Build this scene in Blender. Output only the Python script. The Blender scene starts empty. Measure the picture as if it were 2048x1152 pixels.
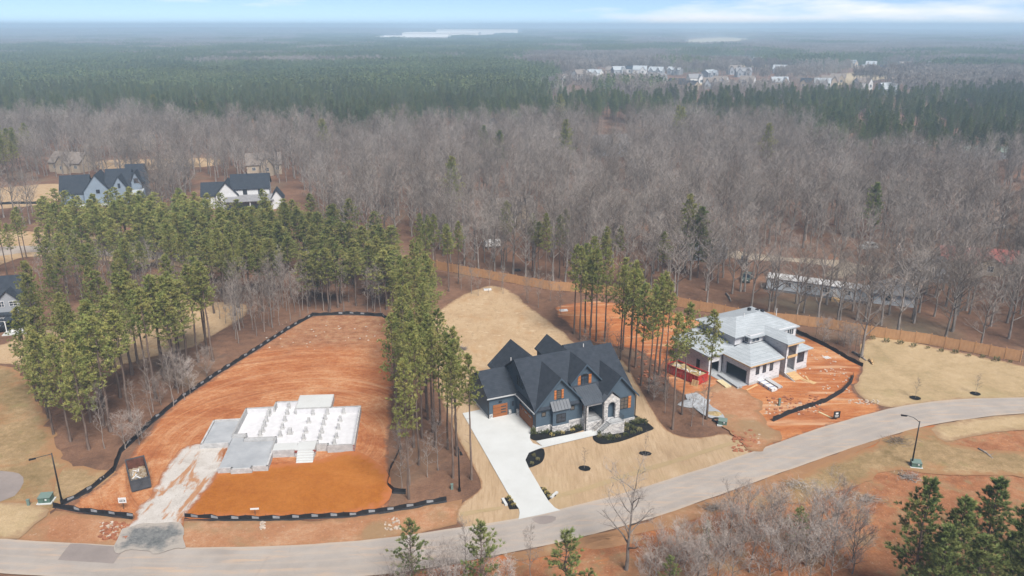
import bpy, bmesh, math, random
import numpy as np
from mathutils import Vector, Matrix, noise
from mathutils.geometry import delaunay_2d_cdt

# ---------------------------------------------------------------- camera, sky, sun, exposure
scene = bpy.context.scene
CAM_H = 60.0
FPX = 1560.0                                   # focal length in pixels of a 2048 px wide frame
PITCH = math.atan(526 / FPX)
cam_d = bpy.data.cameras.new('camera')
cam_d.sensor_width = 36
cam_d.lens = 36 * FPX / 2048
cam_d.clip_start = 1
cam_d.clip_end = 60000
cam = bpy.data.objects.new('camera', cam_d)
scene.collection.objects.link(cam)
cam.location = (0, 0, CAM_H)
cam.rotation_euler = (math.pi / 2 - PITCH, 0, 0)
scene.camera = cam
scene.render.resolution_x, scene.render.resolution_y = 1024, 576

SUN_AZ = math.radians(28)       # behind the camera, a little to the right
SUN_EL = math.radians(52)
sun_dir = Vector((math.sin(SUN_AZ) * math.cos(SUN_EL), -math.cos(SUN_AZ) * math.cos(SUN_EL), math.sin(SUN_EL)))
world = bpy.data.worlds.new('World')
scene.world = world
world.use_nodes = True
wt = world.node_tree
wt.nodes.clear()
w_out = wt.nodes.new('ShaderNodeOutputWorld')
w_bg = wt.nodes.new('ShaderNodeBackground')
w_sky = wt.nodes.new('ShaderNodeTexSky')
w_sky.sky_type = 'NISHITA'
w_sky.sun_disc = False
w_sky.sun_elevation = SUN_EL
w_sky.sun_rotation = math.pi - SUN_AZ
w_sky.altitude = 100
w_sky.air_density = 0.3
w_sky.dust_density = 0.0
w_sky.ozone_density = 1.0
w_bg.inputs['Strength'].default_value = 0.080
# fair-weather clouds, laid out over the whole dome
w_tc = wt.nodes.new('ShaderNodeTexCoord')
w_map = wt.nodes.new('ShaderNodeMapping')
w_map.inputs['Scale'].default_value = (1.0, 1.0, 7.0)
w_map.inputs['Location'].default_value = (8.8, 11.5, 4.5)
w_map.inputs['Rotation'].default_value = (0.0, 0.0, 0.80)
w_nz = wt.nodes.new('ShaderNodeTexNoise')
w_nz.inputs['Scale'].default_value = 2.6
w_nz.inputs['Detail'].default_value = 7
w_nz.inputs['Roughness'].default_value = 0.55
w_rmp = wt.nodes.new('ShaderNodeValToRGB')
w_rmp.color_ramp.elements[0].position = 0.56
w_rmp.color_ramp.elements[1].position = 0.68
w_mix = wt.nodes.new('ShaderNodeMix')
w_mix.data_type = 'RGBA'
w_mix.inputs['B'].default_value = (9.0, 8.9, 9.0, 1)
wt.links.new(w_tc.outputs['Generated'], w_map.inputs['Vector'])
wt.links.new(w_map.outputs['Vector'], w_nz.inputs['Vector'])
wt.links.new(w_nz.outputs['Fac'], w_rmp.inputs['Fac'])
wt.links.new(w_rmp.outputs['Color'], w_mix.inputs['Factor'])
wt.links.new(w_sky.outputs['Color'], w_mix.inputs['A'])
wt.links.new(w_mix.outputs['Result'], w_bg.inputs['Color'])
wt.links.new(w_bg.outputs['Background'], w_out.inputs['Surface'])

sun_l = bpy.data.lights.new('sun', 'SUN')
sun_l.energy = 4.5
sun_l.angle = math.radians(28)
sun_l.color = (1.0, 0.945, 0.875)
sun_o = bpy.data.objects.new('sun', sun_l)
scene.collection.objects.link(sun_o)
sun_o.location = (60, -60, 200)
sun_o.rotation_euler = sun_dir.to_track_quat('Z', 'Y').to_euler()

scene.view_settings.view_transform = 'Standard'
scene.view_settings.look = 'None'
scene.view_settings.gamma = 1
scene.view_settings.exposure = 0.72
scene.render.engine = 'CYCLES'
scene.cycles.max_bounces = 5
scene.cycles.diffuse_bounces = 2
scene.cycles.glossy_bounces = 2
scene.cycles.transparent_max_bounces = 4
scene.cycles.volume_bounces = 2

# ---------------------------------------------------------------- helpers
R = random.Random(11)
COL = scene.collection
SP, CP = math.sin(PITCH), math.cos(PITCH)

def sstep(a, b, x):
    t = max(0.0, min(1.0, (x - a) / (b - a)))
    return t * t * (3 - 2 * t)

def height(x, y):
    """terrain: a shallow hollow before the blue house's porch, gentle hills from 2.5 km on"""
    z = -1.25 * math.exp(-(((x - 20.5) / 10.5) ** 2 + ((y - 107.5) / 8.5) ** 2))
    r = math.hypot(x, y)
    if r > 2200:
        n = noise.noise(Vector((x / 1900.0, y / 2600.0, 3.3))) + 0.5 * noise.noise(Vector((x / 800.0, y / 1100.0, 7.7)))
        left = sstep(2500, -2500, x)
        z += sstep(2200, 6500, r) * (8 + 12 * n + 12 * left * sstep(3000, 6500, r))
    return z

def at(px, py, z=None):
    """ground point seen at a place of the 2048 x 1152 frame"""
    zz = 0.0 if z is None else z
    for _ in range(6 if z is None else 1):
        yd = (py - 576) / FPX
        d = (CAM_H - zz) / (SP + yd * CP)
        x, y = (px - 1024) / FPX * d, d * (CP - yd * SP)
        if z is None:
            zz = height(x, y)
    return Vector((x, y, zz))

def to_px(x, y, z=0.0):
    dz = z - CAM_H
    d = y * CP - dz * SP
    return 1024 + FPX * x / d, 576 - FPX * (y * SP + dz * CP) / d

def inside(p, poly):
    x, y = p[0], p[1]
    c = False
    j = len(poly) - 1
    for i in range(len(poly)):
        xi, yi = poly[i][0], poly[i][1]
        xj, yj = poly[j][0], poly[j][1]
        if (yi > y) != (yj > y) and x < (xj - xi) * (y - yi) / (yj - yi) + xi:
            c = not c
        j = i
    return c

def tag(o, label=None, cat=None, group=None, kind=None):
    if label: o['label'] = label
    if cat: o['category'] = cat
    if group: o['group'] = group
    if kind: o['kind'] = kind
    return o

def empty(name, loc=(0, 0, 0), rz=0.0, label=None, cat=None, group=None, parent=None):
    o = bpy.data.objects.new(name, None)
    o.empty_display_size = 0.5
    COL.objects.link(o)
    o.location = loc
    o.rotation_euler = (0, 0, rz)
    o.parent = parent
    return tag(o, label, cat, group)

def obj(name, mesh, parent=None, loc=None, rz=None, link=True):
    o = bpy.data.objects.new(name, mesh)
    if link: COL.objects.link(o)
    o.parent = parent
    if loc is not None: o.location = loc
    if rz is not None: o.rotation_euler = (0, 0, rz)
    return o

class MB:
    """collects faces and links them as one mesh object"""
    def __init__(self):
        self.v, self.f, self.mi = [], [], []
    def face(self, pts, mi=0):
        n = len(self.v)
        self.v += [tuple(p) for p in pts]
        self.f.append(tuple(range(n, n + len(pts))))
        self.mi.append(mi)
        return self
    def box(self, x0, x1, y0, y1, z0, z1, mi=0, rot=0.0, pivot=None):
        c = [(x0, y0), (x1, y0), (x1, y1), (x0, y1)]
        if rot:
            px, py = pivot if pivot else ((x0 + x1) / 2, (y0 + y1) / 2)
            ca, sa = math.cos(rot), math.sin(rot)
            c = [(px + (a - px) * ca - (b - py) * sa, py + (a - px) * sa + (b - py) * ca) for a, b in c]
        return self.prism(c, z0, z1, mi)
    def prism(self, c, z0, z1, mi=0):
        """vertical prism over a counter-clockwise outline"""
        n, k = len(self.v), len(c)
        self.v += [(a, b, z0) for a, b in c] + [(a, b, z1) for a, b in c]
        self.f.append(tuple(n + i for i in reversed(range(k))))
        self.f.append(tuple(n + k + i for i in range(k)))
        for i in range(k):
            j = (i + 1) % k
            self.f.append((n + i, n + j, n + k + j, n + k + i))
        self.mi += [mi] * (k + 2)
        return self
    def slab(self, pts, t, mi=0, d=(0, 0, -1)):
        """closed slab: a planar outline thickened along d"""
        n, k = len(self.v), len(pts)
        self.v += [tuple(p) for p in pts] + [tuple(p[i] + d[i] * t for i in range(3)) for p in pts]
        self.f.append(tuple(n + i for i in range(k)))
        self.f.append(tuple(n + k + i for i in reversed(range(k))))
        for i in range(k):
            j = (i + 1) % k
            self.f.append((n + j, n + i, n + k + i, n + k + j))
        self.mi += [mi] * (k + 2)
        return self
    def tube(self, path, radii, sides=6, mi=0, cap=True):
        path = [Vector(p) for p in path]
        n0 = len(self.v)
        for i, p in enumerate(path):
            d = (path[min(i + 1, len(path) - 1)] - path[max(i - 1, 0)])
            d = d.normalized() if d.length > 1e-9 else Vector((0, 0, 1))
            a = d.cross(Vector((0, 0, 1)) if abs(d.z) < .95 else Vector((1, 0, 0))).normalized()
            b = d.cross(a)
            r = radii[i] if isinstance(radii, (list, tuple)) else radii
            for s in range(sides):
                t = 2 * math.pi * s / sides
                self.v.append(tuple(p + (a * math.cos(t) + b * math.sin(t)) * r))
        for i in range(len(path) - 1):
            for s in range(sides):
                q, w = n0 + i * sides, n0 + (i + 1) * sides
                s2 = (s + 1) % sides
                self.f.append((q + s, w + s, w + s2, q + s2)); self.mi.append(mi)
        if cap:
            self.f.append(tuple(n0 + s for s in range(sides))); self.mi.append(mi)
            e = n0 + (len(path) - 1) * sides
            self.f.append(tuple(e + s for s in reversed(range(sides)))); self.mi.append(mi)
        return self
    def mesh(self, name, mats, smooth=False):
        me = bpy.data.meshes.new(name)
        me.from_pydata(self.v, [], self.f)
        for m in (mats if isinstance(mats, (list, tuple)) else [mats]): me.materials.append(m)
        if any(self.mi): me.polygons.foreach_set('material_index', self.mi)
        if smooth: me.polygons.foreach_set('use_smooth', [True] * len(self.f))
        me.update()
        bm = bmesh.new(); bm.from_mesh(me)
        bmesh.ops.recalc_face_normals(bm, faces=bm.faces)
        bm.to_mesh(me); bm.free()
        return me
    def build(self, name, mats, parent=None, loc=None, rz=None, smooth=False):
        return obj(name, self.mesh(name, mats, smooth), parent, loc, rz)

# ---------------------------------------------------------------- materials
class NT:
    def __init__(self, name):
        self.m = bpy.data.materials.new(name)
        self.m.use_nodes = True
        self.t = self.m.node_tree
        self.b = self.t.nodes['Principled BSDF']
        self.b.inputs['Specular IOR Level'].default_value = 0.25
        self._pos = None
    def n(self, kind): return self.t.nodes.new(kind)
    def ln(self, a, b): self.t.links.new(a, b)
    def pos(self):
        if self._pos is None: self._pos = self.n('ShaderNodeNewGeometry').outputs['Position']
        return self._pos
    def ocoord(self):
        return self.n('ShaderNodeTexCoord').outputs['Object']
    def mapping(self, vec, scale=(1, 1, 1), rot=(0, 0, 0)):
        k = self.n('ShaderNodeMapping')
        k.inputs['Scale'].default_value = scale
        k.inputs['Rotation'].default_value = rot
        self.ln(vec, k.inputs['Vector'])
        return k.outputs['Vector']
    def noise(self, scale, detail=4, rough=.6, vec=None, dist=0.0):
        k = self.n('ShaderNodeTexNoise')
        k.inputs['Scale'].default_value = scale
        k.inputs['Detail'].default_value = detail
        k.inputs['Roughness'].default_value = rough
        k.inputs['Distortion'].default_value = dist
        self.ln(vec if vec is not None else self.pos(), k.inputs['Vector'])
        return k.outputs['Fac']
    def ramp(self, fac, stops, interp='LINEAR'):
        k = self.n('ShaderNodeValToRGB')
        k.color_ramp.interpolation = interp
        e = k.color_ramp.elements
        while len(e) < len(stops): e.new(0.5)
        for el, (p, c) in zip(e, stops):
            el.position = p
            el.color = (c, c, c, 1) if isinstance(c, (int, float)) else (*c, 1)
        self.ln(fac, k.inputs['Fac'])
        return k.outputs['Color']
    def mix(self, fac, a, b, mode='MIX'):
        k = self.n('ShaderNodeMix')
        k.data_type = 'RGBA'; k.blend_type = mode
        for s, v in (('Factor', fac), ('A', a), ('B', b)):
            if isinstance(v, (int, float)): k.inputs[s].default_value = v if s == 'Factor' else (v, v, v, 1)
            elif isinstance(v, tuple): k.inputs[s].default_value = (*v, 1)
            else: self.ln(v, k.inputs[s])
        return k.outputs['Result']
    def math(self, op, a, b=0.0, clamp=False):
        k = self.n('ShaderNodeMath'); k.operation = op; k.use_clamp = clamp
        for i, v in enumerate((a, b)):
            if isinstance(v, (int, float)): k.inputs[i].default_value = v
            else: self.ln(v, k.inputs[i])
        return k.outputs[0]
    def attr(self, name):
        k = self.n('ShaderNodeAttribute'); k.attribute_name = name
        return k.outputs['Fac']
    def rand(self): return self.n('ShaderNodeObjectInfo').outputs['Random']
    def done(self, color, rough=.85, bump=None, bs=.5, bd=.1, spec=.2, metal=0.0):
        b = self.b
        if isinstance(color, tuple): b.inputs['Base Color'].default_value = (*color, 1)
        else: self.ln(color, b.inputs['Base Color'])
        b.inputs['Roughness'].default_value = rough
        b.inputs['Specular IOR Level'].default_value = spec
        b.inputs['Metallic'].default_value = metal
        if bump is not None:
            k = self.n('ShaderNodeBump')
            k.inputs['Strength'].default_value = bs
            k.inputs['Distance'].default_value = bd
            self.ln(bump, k.inputs['Height'])
            self.ln(k.outputs['Normal'], b.inputs['Normal'])
        return self.m

def plain(name, col, rough=.7, var=.12, scale=3.0, spec=.25, metal=0.0, obj_space=True):
    """one base colour with a little wear and grain"""
    t = NT(name)
    v = t.ocoord() if obj_space else None
    f = t.noise(scale, 5, .65, v)
    c = t.mix(t.ramp(f, [(.3, 0.0), (.7, 1.0)]), tuple(x * (1 - var) for x in col), tuple(min(1, x * (1 + var)) for x in col))
    return t.done(c, rough, spec=spec, metal=metal)

GROUND_ALBEDO = 0.74
def zone_mat(name, stops, scales, edge=None, edge_w=1.2, extra=None, bs=.5, bd=.12, rough=.95, stretch=None):
    """ground cover: colours mixed over noises of several sizes; towards its rim it breaks up into the soil next to it"""
    t = NT(name)
    dim = lambda c: tuple(x * GROUND_ALBEDO for x in c)
    stops = [(a, dim(c)) for a, c in stops]
    if edge: edge = dim(edge)
    p = t.pos()
    if stretch: p = t.mapping(p, stretch[0], stretch[1])
    a = t.noise(scales[0], 6, .62, p, .6)
    b = t.noise(scales[1], 5, .65, p)
    f = t.math('ADD', t.math('MULTIPLY', a, .62), t.math('MULTIPLY', b, .38))
    c = t.ramp(f, stops)
    fine = t.noise(scales[1] * 6, 3, .7)
    c = t.mix(1.0, c, t.ramp(fine, [(.25, .74), (.75, 1.2)]), 'MULTIPLY')
    if extra:
        for (sc, lo, hi, col, amt, *st) in extra:
            pv = t.mapping(t.pos(), st[0][0], st[0][1]) if st else t.pos()
            k = t.ramp(t.noise(sc, 5, .6, pv, .4), [(lo, 0.0), (hi, amt)])
            c = t.mix(k, c, dim(col))
    if edge:
        e = t.attr('edge')
        w = t.math('ADD', e, t.math('MULTIPLY', t.math('SUBTRACT', t.noise(.8, 5, .65), .5), edge_w * 2.2))
        k = t.ramp(t.math('DIVIDE', w, edge_w), [(.1, 1.0), (.75, 0.0)])
        c = t.mix(k, c, edge)
    return t.done(c, rough, t.math('ADD', b, t.math('MULTIPLY', fine, .5)), bs, bd, spec=.1)
# ---------------------------------------------------------------- the setting: ground, road, yards
LEAF = (.185, .100, .070)
CLAY = (.40, .165, .075)
m_floor = zone_mat('woods_floor', [(.32, (.11, .062, .043)), (.47, (.195, .108, .070)), (.58, (.26, .145, .092)), (.72, (.33, .21, .145))],
                   (.06, .7), bs=.6, bd=.25, extra=[(.02, .56, .68, (.20, .165, .115), .8), (.25, .58, .7, (.12, .085, .07), .6)])
m_straw = zone_mat('straw', [(.3, (.40, .265, .15)), (.48, (.51, .36, .215)), (.62, (.56, .41, .255)), (.8, (.63, .48, .32))],
                   (.16, 1.1), edge=(.30, .185, .11), edge_w=.9, bs=.35,
                   extra=[(.35, .54, .68, (.45, .27, .13), .7, ((1, .5, 1), (0, 0, .3))), (1.4, .55, .66, (.36, .25, .14), .6, ((1, .35, 1), (0, 0, .5))), (1.1, .58, .68, (.68, .54, .38), .6, ((.5, 1, 1), (0, 0, .2)))])
m_sod = zone_mat('dormant_sod', [(.3, (.40, .275, .165)), (.5, (.50, .36, .225)), (.7, (.58, .43, .285))],
                 (.35, 2.2), edge=(.33, .19, .10), edge_w=.5, bs=.3, stretch=((1, .25, 1), (0, 0, .42)),
                 extra=[(1.6, .52, .62, (.36, .25, .14), .55, ((2.4, .14, 1), (0, 0, .42))), (.5, .56, .66, (.60, .46, .31), .45, ((2.0, .3, 1), (0, 0, .42))), (.09, .54, .66, (.44, .335, .19), .5)])
m_lawn = zone_mat('winter_lawn', [(.34, (.35, .26, .14)), (.5, (.48, .355, .205)), (.66, (.57, .43, .265))],
                  (.12, 1.0), edge=(.36, .24, .14), edge_w=1.3, bs=.3, extra=[(.08, .54, .68, (.37, .30, .155), .5), (.9, .6, .74, (.55, .45, .29), .5)])
m_scrub = zone_mat('thin_grass', [(.34, (.20, .145, .065)), (.5, (.33, .23, .12)), (.64, (.47, .33, .185))],
                   (.1, .9), edge=(.36, .20, .10), edge_w=1.8, bs=.45, extra=[(.09, .53, .66, (.40, .19, .085), .75), (.35, .58, .7, (.25, .22, .09), .6)])
m_clay = zone_mat('graded_clay', [(.34, (.33, .095, .032)), (.46, (.47, .165, .058)), (.56, (.57, .245, .10)), (.68, (.70, .40, .21))],
                  (.11, .9), edge=LEAF, edge_w=1.0, bs=.8, bd=.2, stretch=((.35, 1, 1), (0, 0, -.16)),
                  extra=[(.07, .55, .68, (.35, .125, .052), .8), (.55, .54, .66, (.66, .41, .245), .8, ((.14, 1, 1), (0, 0, -.5))), (1.4, .58, .68, (.30, .105, .045), .6, ((.10, 1, 1), (0, 0, -.5))), (3.0, .66, .72, (.62, .5, .38), .55)])
def lot_mat():
    t = NT('foundation_lot_clay')
    K = GROUND_ALBEDO
    d = lambda r, g, b: (r * K, g * K, b * K)
    a = t.noise(.10, 7, .65, t.mapping(t.pos(), (.5, 1, 1), (0, 0, -.15)), .8)
    b = t.noise(1.1, 6, .7)
    f = t.math('ADD', t.math('MULTIPLY', a, .6), t.math('MULTIPLY', b, .4))
    c = t.ramp(f, [(.34, d(.32, .095, .034)), (.46, d(.46, .165, .062)), (.55, d(.55, .24, .105)), (.68, d(.70, .43, .25))])
    # wheel tracks sweeping round the back of the foundation
    sx = t.n('ShaderNodeSeparateXYZ'); t.ln(t.pos(), sx.inputs[0])
    dx, dy = t.math('ADD', sx.outputs['X'], 34.0), t.math('ADD', sx.outputs['Y'], -104.0)
    rr = t.math('POWER', t.math('ADD', t.math('POWER', dx, 2.0), t.math('POWER', dy, 2.0)), .5)
    th = t.math('ARCTAN2', dy, dx)
    cv = t.n('ShaderNodeCombineXYZ'); t.ln(t.math('MULTIPLY', rr, .55), cv.inputs['X']); t.ln(t.math('MULTIPLY', th, 1.1), cv.inputs['Y'])
    s1 = t.noise(1.0, 6, .65, cv.outputs[0], .5)
    c = t.mix(t.ramp(s1, [(.54, 0.0), (.66, .5)]), c, d(.66, .38, .21))
    c = t.mix(t.ramp(s1, [(.34, .6), (.46, 0.0)]), c, d(.34, .11, .042))
    cv2 = t.n('ShaderNodeCombineXYZ'); t.ln(t.math('MULTIPLY', rr, 2.2), cv2.inputs['X']); t.ln(t.math('MULTIPLY', th, 1.3), cv2.inputs['Y'])
    s2 = t.noise(1.0, 4, .6, cv2.outputs[0], .3)
    c = t.mix(t.ramp(s2, [(.56, 0.0), (.68, .28)]), c, d(.62, .36, .20))
    # the older, weathered far end
    g = t.math('ADD', t.math('DIVIDE', t.math('SUBTRACT', sx.outputs['Y'], 133.0), 16.0), t.math('MULTIPLY', t.math('SUBTRACT', t.noise(.12, 5, .6), .5), 2.4))
    w = t.ramp(t.noise(.5, 6, .7), [(.36, d(.27, .12, .06)), (.5, d(.40, .195, .105)), (.64, d(.48, .29, .165))])
    w = t.mix(t.ramp(t.noise(1.6, 5, .7), [(.56, 0.0), (.68, .6)]), w, d(.30, .22, .125))
    c = t.mix(t.ramp(g, [(.1, 0.0), (.9, .9)]), c, w)
    fine = t.noise(6.0, 4, .7)
    c = t.mix(1.0, c, t.ramp(fine, [(.3, .78), (.7, 1.2)]), 'MULTIPLY')
    e = t.math('ADD', t.attr('edge'), t.math('MULTIPLY', t.math('SUBTRACT', t.noise(.8, 5, .65), .5), 2.2))
    c = t.mix(t.ramp(e, [(.1, .8), (.75, 0.0)]), c, d(*LEAF))
    h = t.math('ADD', t.math('MULTIPLY', s2, 1.2), t.math('ADD', b, t.math('MULTIPLY', fine, .4)))
    return t.done(c, .95, h, .9, .22, spec=.1)
m_lot = lot_mat()
m_claydry = zone_mat('weathered_clay', [(.34, (.22, .09, .045)), (.5, (.36, .155, .075)), (.66, (.50, .255, .135))],
                     (.09, .9), edge=(.47, .165, .058), edge_w=3.5, bs=.7, bd=.2, extra=[(.12, .50, .64, (.36, .245, .135), .8), (.45, .54, .66, (.29, .21, .11), .7), (.6, .58, .7, (.50, .20, .075), .8), (2.5, .62, .70, (.62, .48, .35), .5)])
m_fill = zone_mat('orange_fill', [(.3, (.34, .105, .016)), (.5, (.43, .15, .026)), (.7, (.50, .19, .042))],
                  (.12, 1.2), edge=(.47, .165, .058), edge_w=1.8, bs=.4, bd=.1, extra=[(.5, .56, .7, (.37, .115, .02), .7, ((.15, 1, 1), (0, 0, 0)))])
m_gravel = zone_mat('crushed_stone', [(.3, (.46, .41, .37)), (.5, (.64, .60, .56)), (.7, (.76, .73, .70))],
                    (.4, 5.0), edge=CLAY, edge_w=.9, bs=.8, bd=.12, extra=[(.55, .53, .60, (.50, .25, .12), .95, ((1.0, .22, 1), (0, 0, -.36))), (3.0, .60, .70, (.34, .30, .27), .6)])
m_bluestone = zone_mat('coarse_blue_stone', [(.3, (.13, .145, .15)), (.5, (.27, .28, .28)), (.7, (.44, .43, .41))],
                       (1.5, 6.0), edge=(.60, .54, .48), edge_w=1.6, bs=1.0, bd=.2)
m_shoulder = zone_mat('roadside_clay', [(.3, (.34, .145, .068)), (.5, (.46, .235, .125)), (.7, (.58, .385, .245))],
                      (.15, 1.2), edge=(.34, .19, .10), edge_w=1.2, bs=.6, extra=[(.1, .5, .62, (.32, .225, .125), .75), (1.8, .63, .7, (.62, .50, .38), .5)])
m_mulch = zone_mat('dark_mulch', [(.3, (.010, .010, .011)), (.5, (.018, .018, .019)), (.7, (.034, .032, .031))], (1.5, 8.0), bs=1.0, bd=.08)
m_track = zone_mat('dirt_track', [(.3, (.30, .235, .17)), (.5, (.42, .35, .265)), (.7, (.52, .44, .35))], (.2, 1.4), edge=LEAF, edge_w=1.6, bs=.5)
m_field = zone_mat('dry_field', [(.3, (.42, .33, .20)), (.5, (.52, .42, .27)), (.7, (.58, .48, .33))], (.01, .08), bs=.1)

def road_mat():
    t = NT('road_surface')
    c = t.ramp(t.noise(.22, 6, .6), [(.3, (.262, .234, .212)), (.55, (.305, .276, .252)), (.75, (.34, .308, .28))])
    ax = t.math('ABSOLUTE', t.attr('across'))
    c = t.mix(t.ramp(ax, [(.0, .35), (.10, 0.0), (.30, 0.0), (.45, .35), (.62, 0.0), (.8, .0), (1.0, .9)]), c, (.38, .32, .265))
    along = t.mapping(t.pos(), (.2, 1.6, 1), (0, 0, -.25))
    c = t.mix(t.ramp(t.noise(.7, 5, .65, along), [(.52, 0.0), (.70, .7)]), c, (.43, .31, .22))
    c = t.mix(t.ramp(t.noise(.12, 3, .5), [(.52, 0.0), (.66, .6)]), c, (.285, .258, .238))
    crk = t.n('ShaderNodeTexVoronoi'); crk.feature = 'DISTANCE_TO_EDGE'; crk.inputs['Scale'].default_value = .11
    t.ln(t.mapping(t.pos(), (1, 1.6, 1), (0, 0, .3)), crk.inputs['Vector'])
    c = t.mix(t.ramp(crk.outputs['Distance'], [(.0, .35), (.006, 0.0)]), c, (.24, .21, .19))
    fine = t.noise(14, 3, .7)
    c = t.mix(1.0, c, t.ramp(fine, [(.3, .9), (.7, 1.08)]), 'MULTIPLY')
    return t.done(c, .9, fine, .3, .02, spec=.15)
m_road = road_mat()

def concrete_mat(name, a, b, joints=None):
    t = NT(name)
    c = t.mix(t.ramp(t.noise(.3, 6, .6), [(.3, 0.0), (.7, 1.0)]), a, b)
    c = t.mix(t.ramp(t.noise(.9, 5, .65), [(.55, 0.0), (.75, .25)]), c, tuple(x * .82 for x in a))
    return t.done(c, .8, t.noise(9, 4, .7), .15, .02, spec=.2)
m_conc = concrete_mat('new_concrete', (.435, .445, .44), (.485, .50, .50))
m_slab = concrete_mat('garage_slab', (.25, .265, .285), (.36, .375, .395))
m_patch = concrete_mat('patched_asphalt', (.19, .165, .155), (.25, .215, .20))

def edge_dist(P, poly):
    a = np.array(poly); b = np.roll(a, -1, axis=0)
    best = np.full(len(P), 1e9)
    for i in range(len(a)):
        ab = b[i] - a[i]
        L = max(1e-9, float(ab @ ab))
        tt = np.clip(((P - a[i]) @ ab) / L, 0, 1)
        best = np.minimum(best, np.hypot(*(P - (a[i] + tt[:, None] * ab)).T))
    return best

def densify(poly, step, jit, smooth=True):
    out = []
    n = len(poly)
    for i in range(n):
        p0, p1, p2, p3 = (Vector(poly[(i + k - 1) % n]) for k in range(4))
        d = (p2 - p1).length
        k = max(1, int(d / step))
        for j in range(k):
            t = j / k
            if smooth:
                q = .5 * ((2 * p1) + (p2 - p0) * t + (2 * p0 - 5 * p1 + 4 * p2 - p3) * t * t + (3 * p1 - p0 - 3 * p2 + p3) * t ** 3)
            else:
                q = p1.lerp(p2, t)
            if jit:
                q = q + Vector((noise.noise(Vector((q.x * .45, q.y * .45, 1.7))), noise.noise(Vector((q.x * .45, q.y * .45, 9.1))))) * jit
            out.append((q.x, q.y))
    return out

def sheet(name, outline, level, mat, step=1.2, jit=.5, smooth=True, grid=2.0, relief=0.0, px=True, kind='structure', parent=None):
    poly = [tuple(at(*p)[:2]) for p in outline] if px else [tuple(p[:2]) for p in outline]
    poly = densify([Vector(p) for p in poly], step, jit, smooth)
    xs = [p[0] for p in poly]; ys = [p[1] for p in poly]
    pts = []
    x = min(xs)
    while x < max(xs):
        y = min(ys)
        while y < max(ys):
            q = (x + R.uniform(-.3, .3) * grid, y + R.uniform(-.3, .3) * grid)
            pts.append(q); y += grid
        x += grid
    P = np.array(pts)
    A = np.array(poly); B = np.roll(A, -1, axis=0)
    inn = np.zeros(len(P), bool)
    for (xi, yi), (xj, yj) in zip(A, B):
        if abs(yi - yj) < 1e-12: continue
        k = ((yi > P[:, 1]) != (yj > P[:, 1])) & (P[:, 0] < (xj - xi) * (P[:, 1] - yi) / (yj - yi) + xi)
        inn ^= k
    P = P[inn]
    P = P[edge_dist(P, poly) > grid * .3] if len(P) else P
    V = [Vector(p) for p in poly] + [Vector(p) for p in P]
    E = [(i, (i + 1) % len(poly)) for i in range(len(poly))]
    vo, eo, fo, *_ = delaunay_2d_cdt(V, E, [], 1, 1e-4)
    W = np.array([tuple(v) for v in vo])
    ed = edge_dist(W, poly)
    z0 = .02 + level * .014
    zz = [height(a, b) + z0 + (relief * (noise.noise(Vector((a * .23, b * .23, 5))) + .5 * noise.noise(Vector((a * .7, b * .7, 2))) + .35) * min(1, e / 2.5) if relief else 0) for (a, b), e in zip(W, ed)]
    me = bpy.data.meshes.new(name)
    me.from_pydata([(a, b, z) for (a, b), z in zip(W, zz)], [], [tuple(f) for f in fo])
    at_ = me.attributes.new('edge', 'FLOAT', 'POINT')
    at_.data.foreach_set('value', ed.astype(np.float32))
    me.materials.append(mat)
    me.update()
    bm = bmesh.new(); bm.from_mesh(me)
    for f in bm.faces:
        if f.normal.z < 0: f.normal_flip()
    for f in bm.faces: f.smooth = True
    bm.to_mesh(me); bm.free()
    o = obj(name, me, parent)
    if kind and parent is None: o['kind'] = kind
    return o

# the ground itself: rings out to the horizon
def make_ground():
    cx, cy = 20.0, 107.0
    rad = [0.0]; r = 1.5
    while r < 26000:
        rad.append(r); r = r + max(1.5, r * .055)
    n = 120
    v = [(cx, cy, height(cx, cy) - .03)]
    for rr in rad[1:]:
        for i in range(n):
            a = 2 * math.pi * i / n
            x, y = cx + rr * math.cos(a), cy + rr * math.sin(a)
            v.append((x, y, height(x, y) - .03))
    f = [(0, 1 + i, 1 + (i + 1) % n) for i in range(n)]
    for k in range(len(rad) - 2):
        a, b = 1 + k * n, 1 + (k + 1) * n
        for i in range(n):
            j = (i + 1) % n
            f.append((a + i, b + i, b + j, a + j))
    me = bpy.data.meshes.new('ground')
    me.from_pydata(v, [], f)
    me.polygons.foreach_set('use_smooth', [True] * len(f))
    me.materials.append(m_floor)
    o = obj('ground', me); o['kind'] = 'structure'
make_ground()

ROAD_UP = [(-120, 1072), (0, 1079), (150, 1088), (300, 1096), (450, 1097), (600, 1092), (760, 1080), (918, 1056), (992, 1047), (1119, 1021), (1250, 988), (1400, 940), (1516, 901), (1638, 857), (1740, 828), (1808, 811), (1910, 799), (2047, 796), (2200, 794), (2400, 795)]
ROAD_LO = [(-120, 1142), (0, 1148), (150, 1158), (300, 1166), (450, 1168), (600, 1164), (794, 1149), (918, 1126), (1024, 1107), (1129, 1084), (1298, 1041), (1400, 1005), (1570, 944), (1740, 884), (1859, 850), (1979, 833), (2047, 828), (2200, 820), (2400, 815)]
def resample(pl, n):
    P = [Vector(p) for p in pl]
    d = [0]
    for a, b in zip(P, P[1:]): d.append(d[-1] + (b - a).length)
    out = []
    for k in range(n):
        s = d[-1] * k / (n - 1)
        i = max(j for j in range(len(d)) if d[j] <= s + 1e-9); i = min(i, len(P) - 2)
        out.append(P[i].lerp(P[i + 1], (s - d[i]) / (d[i + 1] - d[i])))
    for _ in range(6):
        out = [out[0]] + [(out[i - 1] + out[i] * 2 + out[i + 1]) / 4 for i in range(1, n - 1)] + [out[-1]]
    return out
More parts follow.
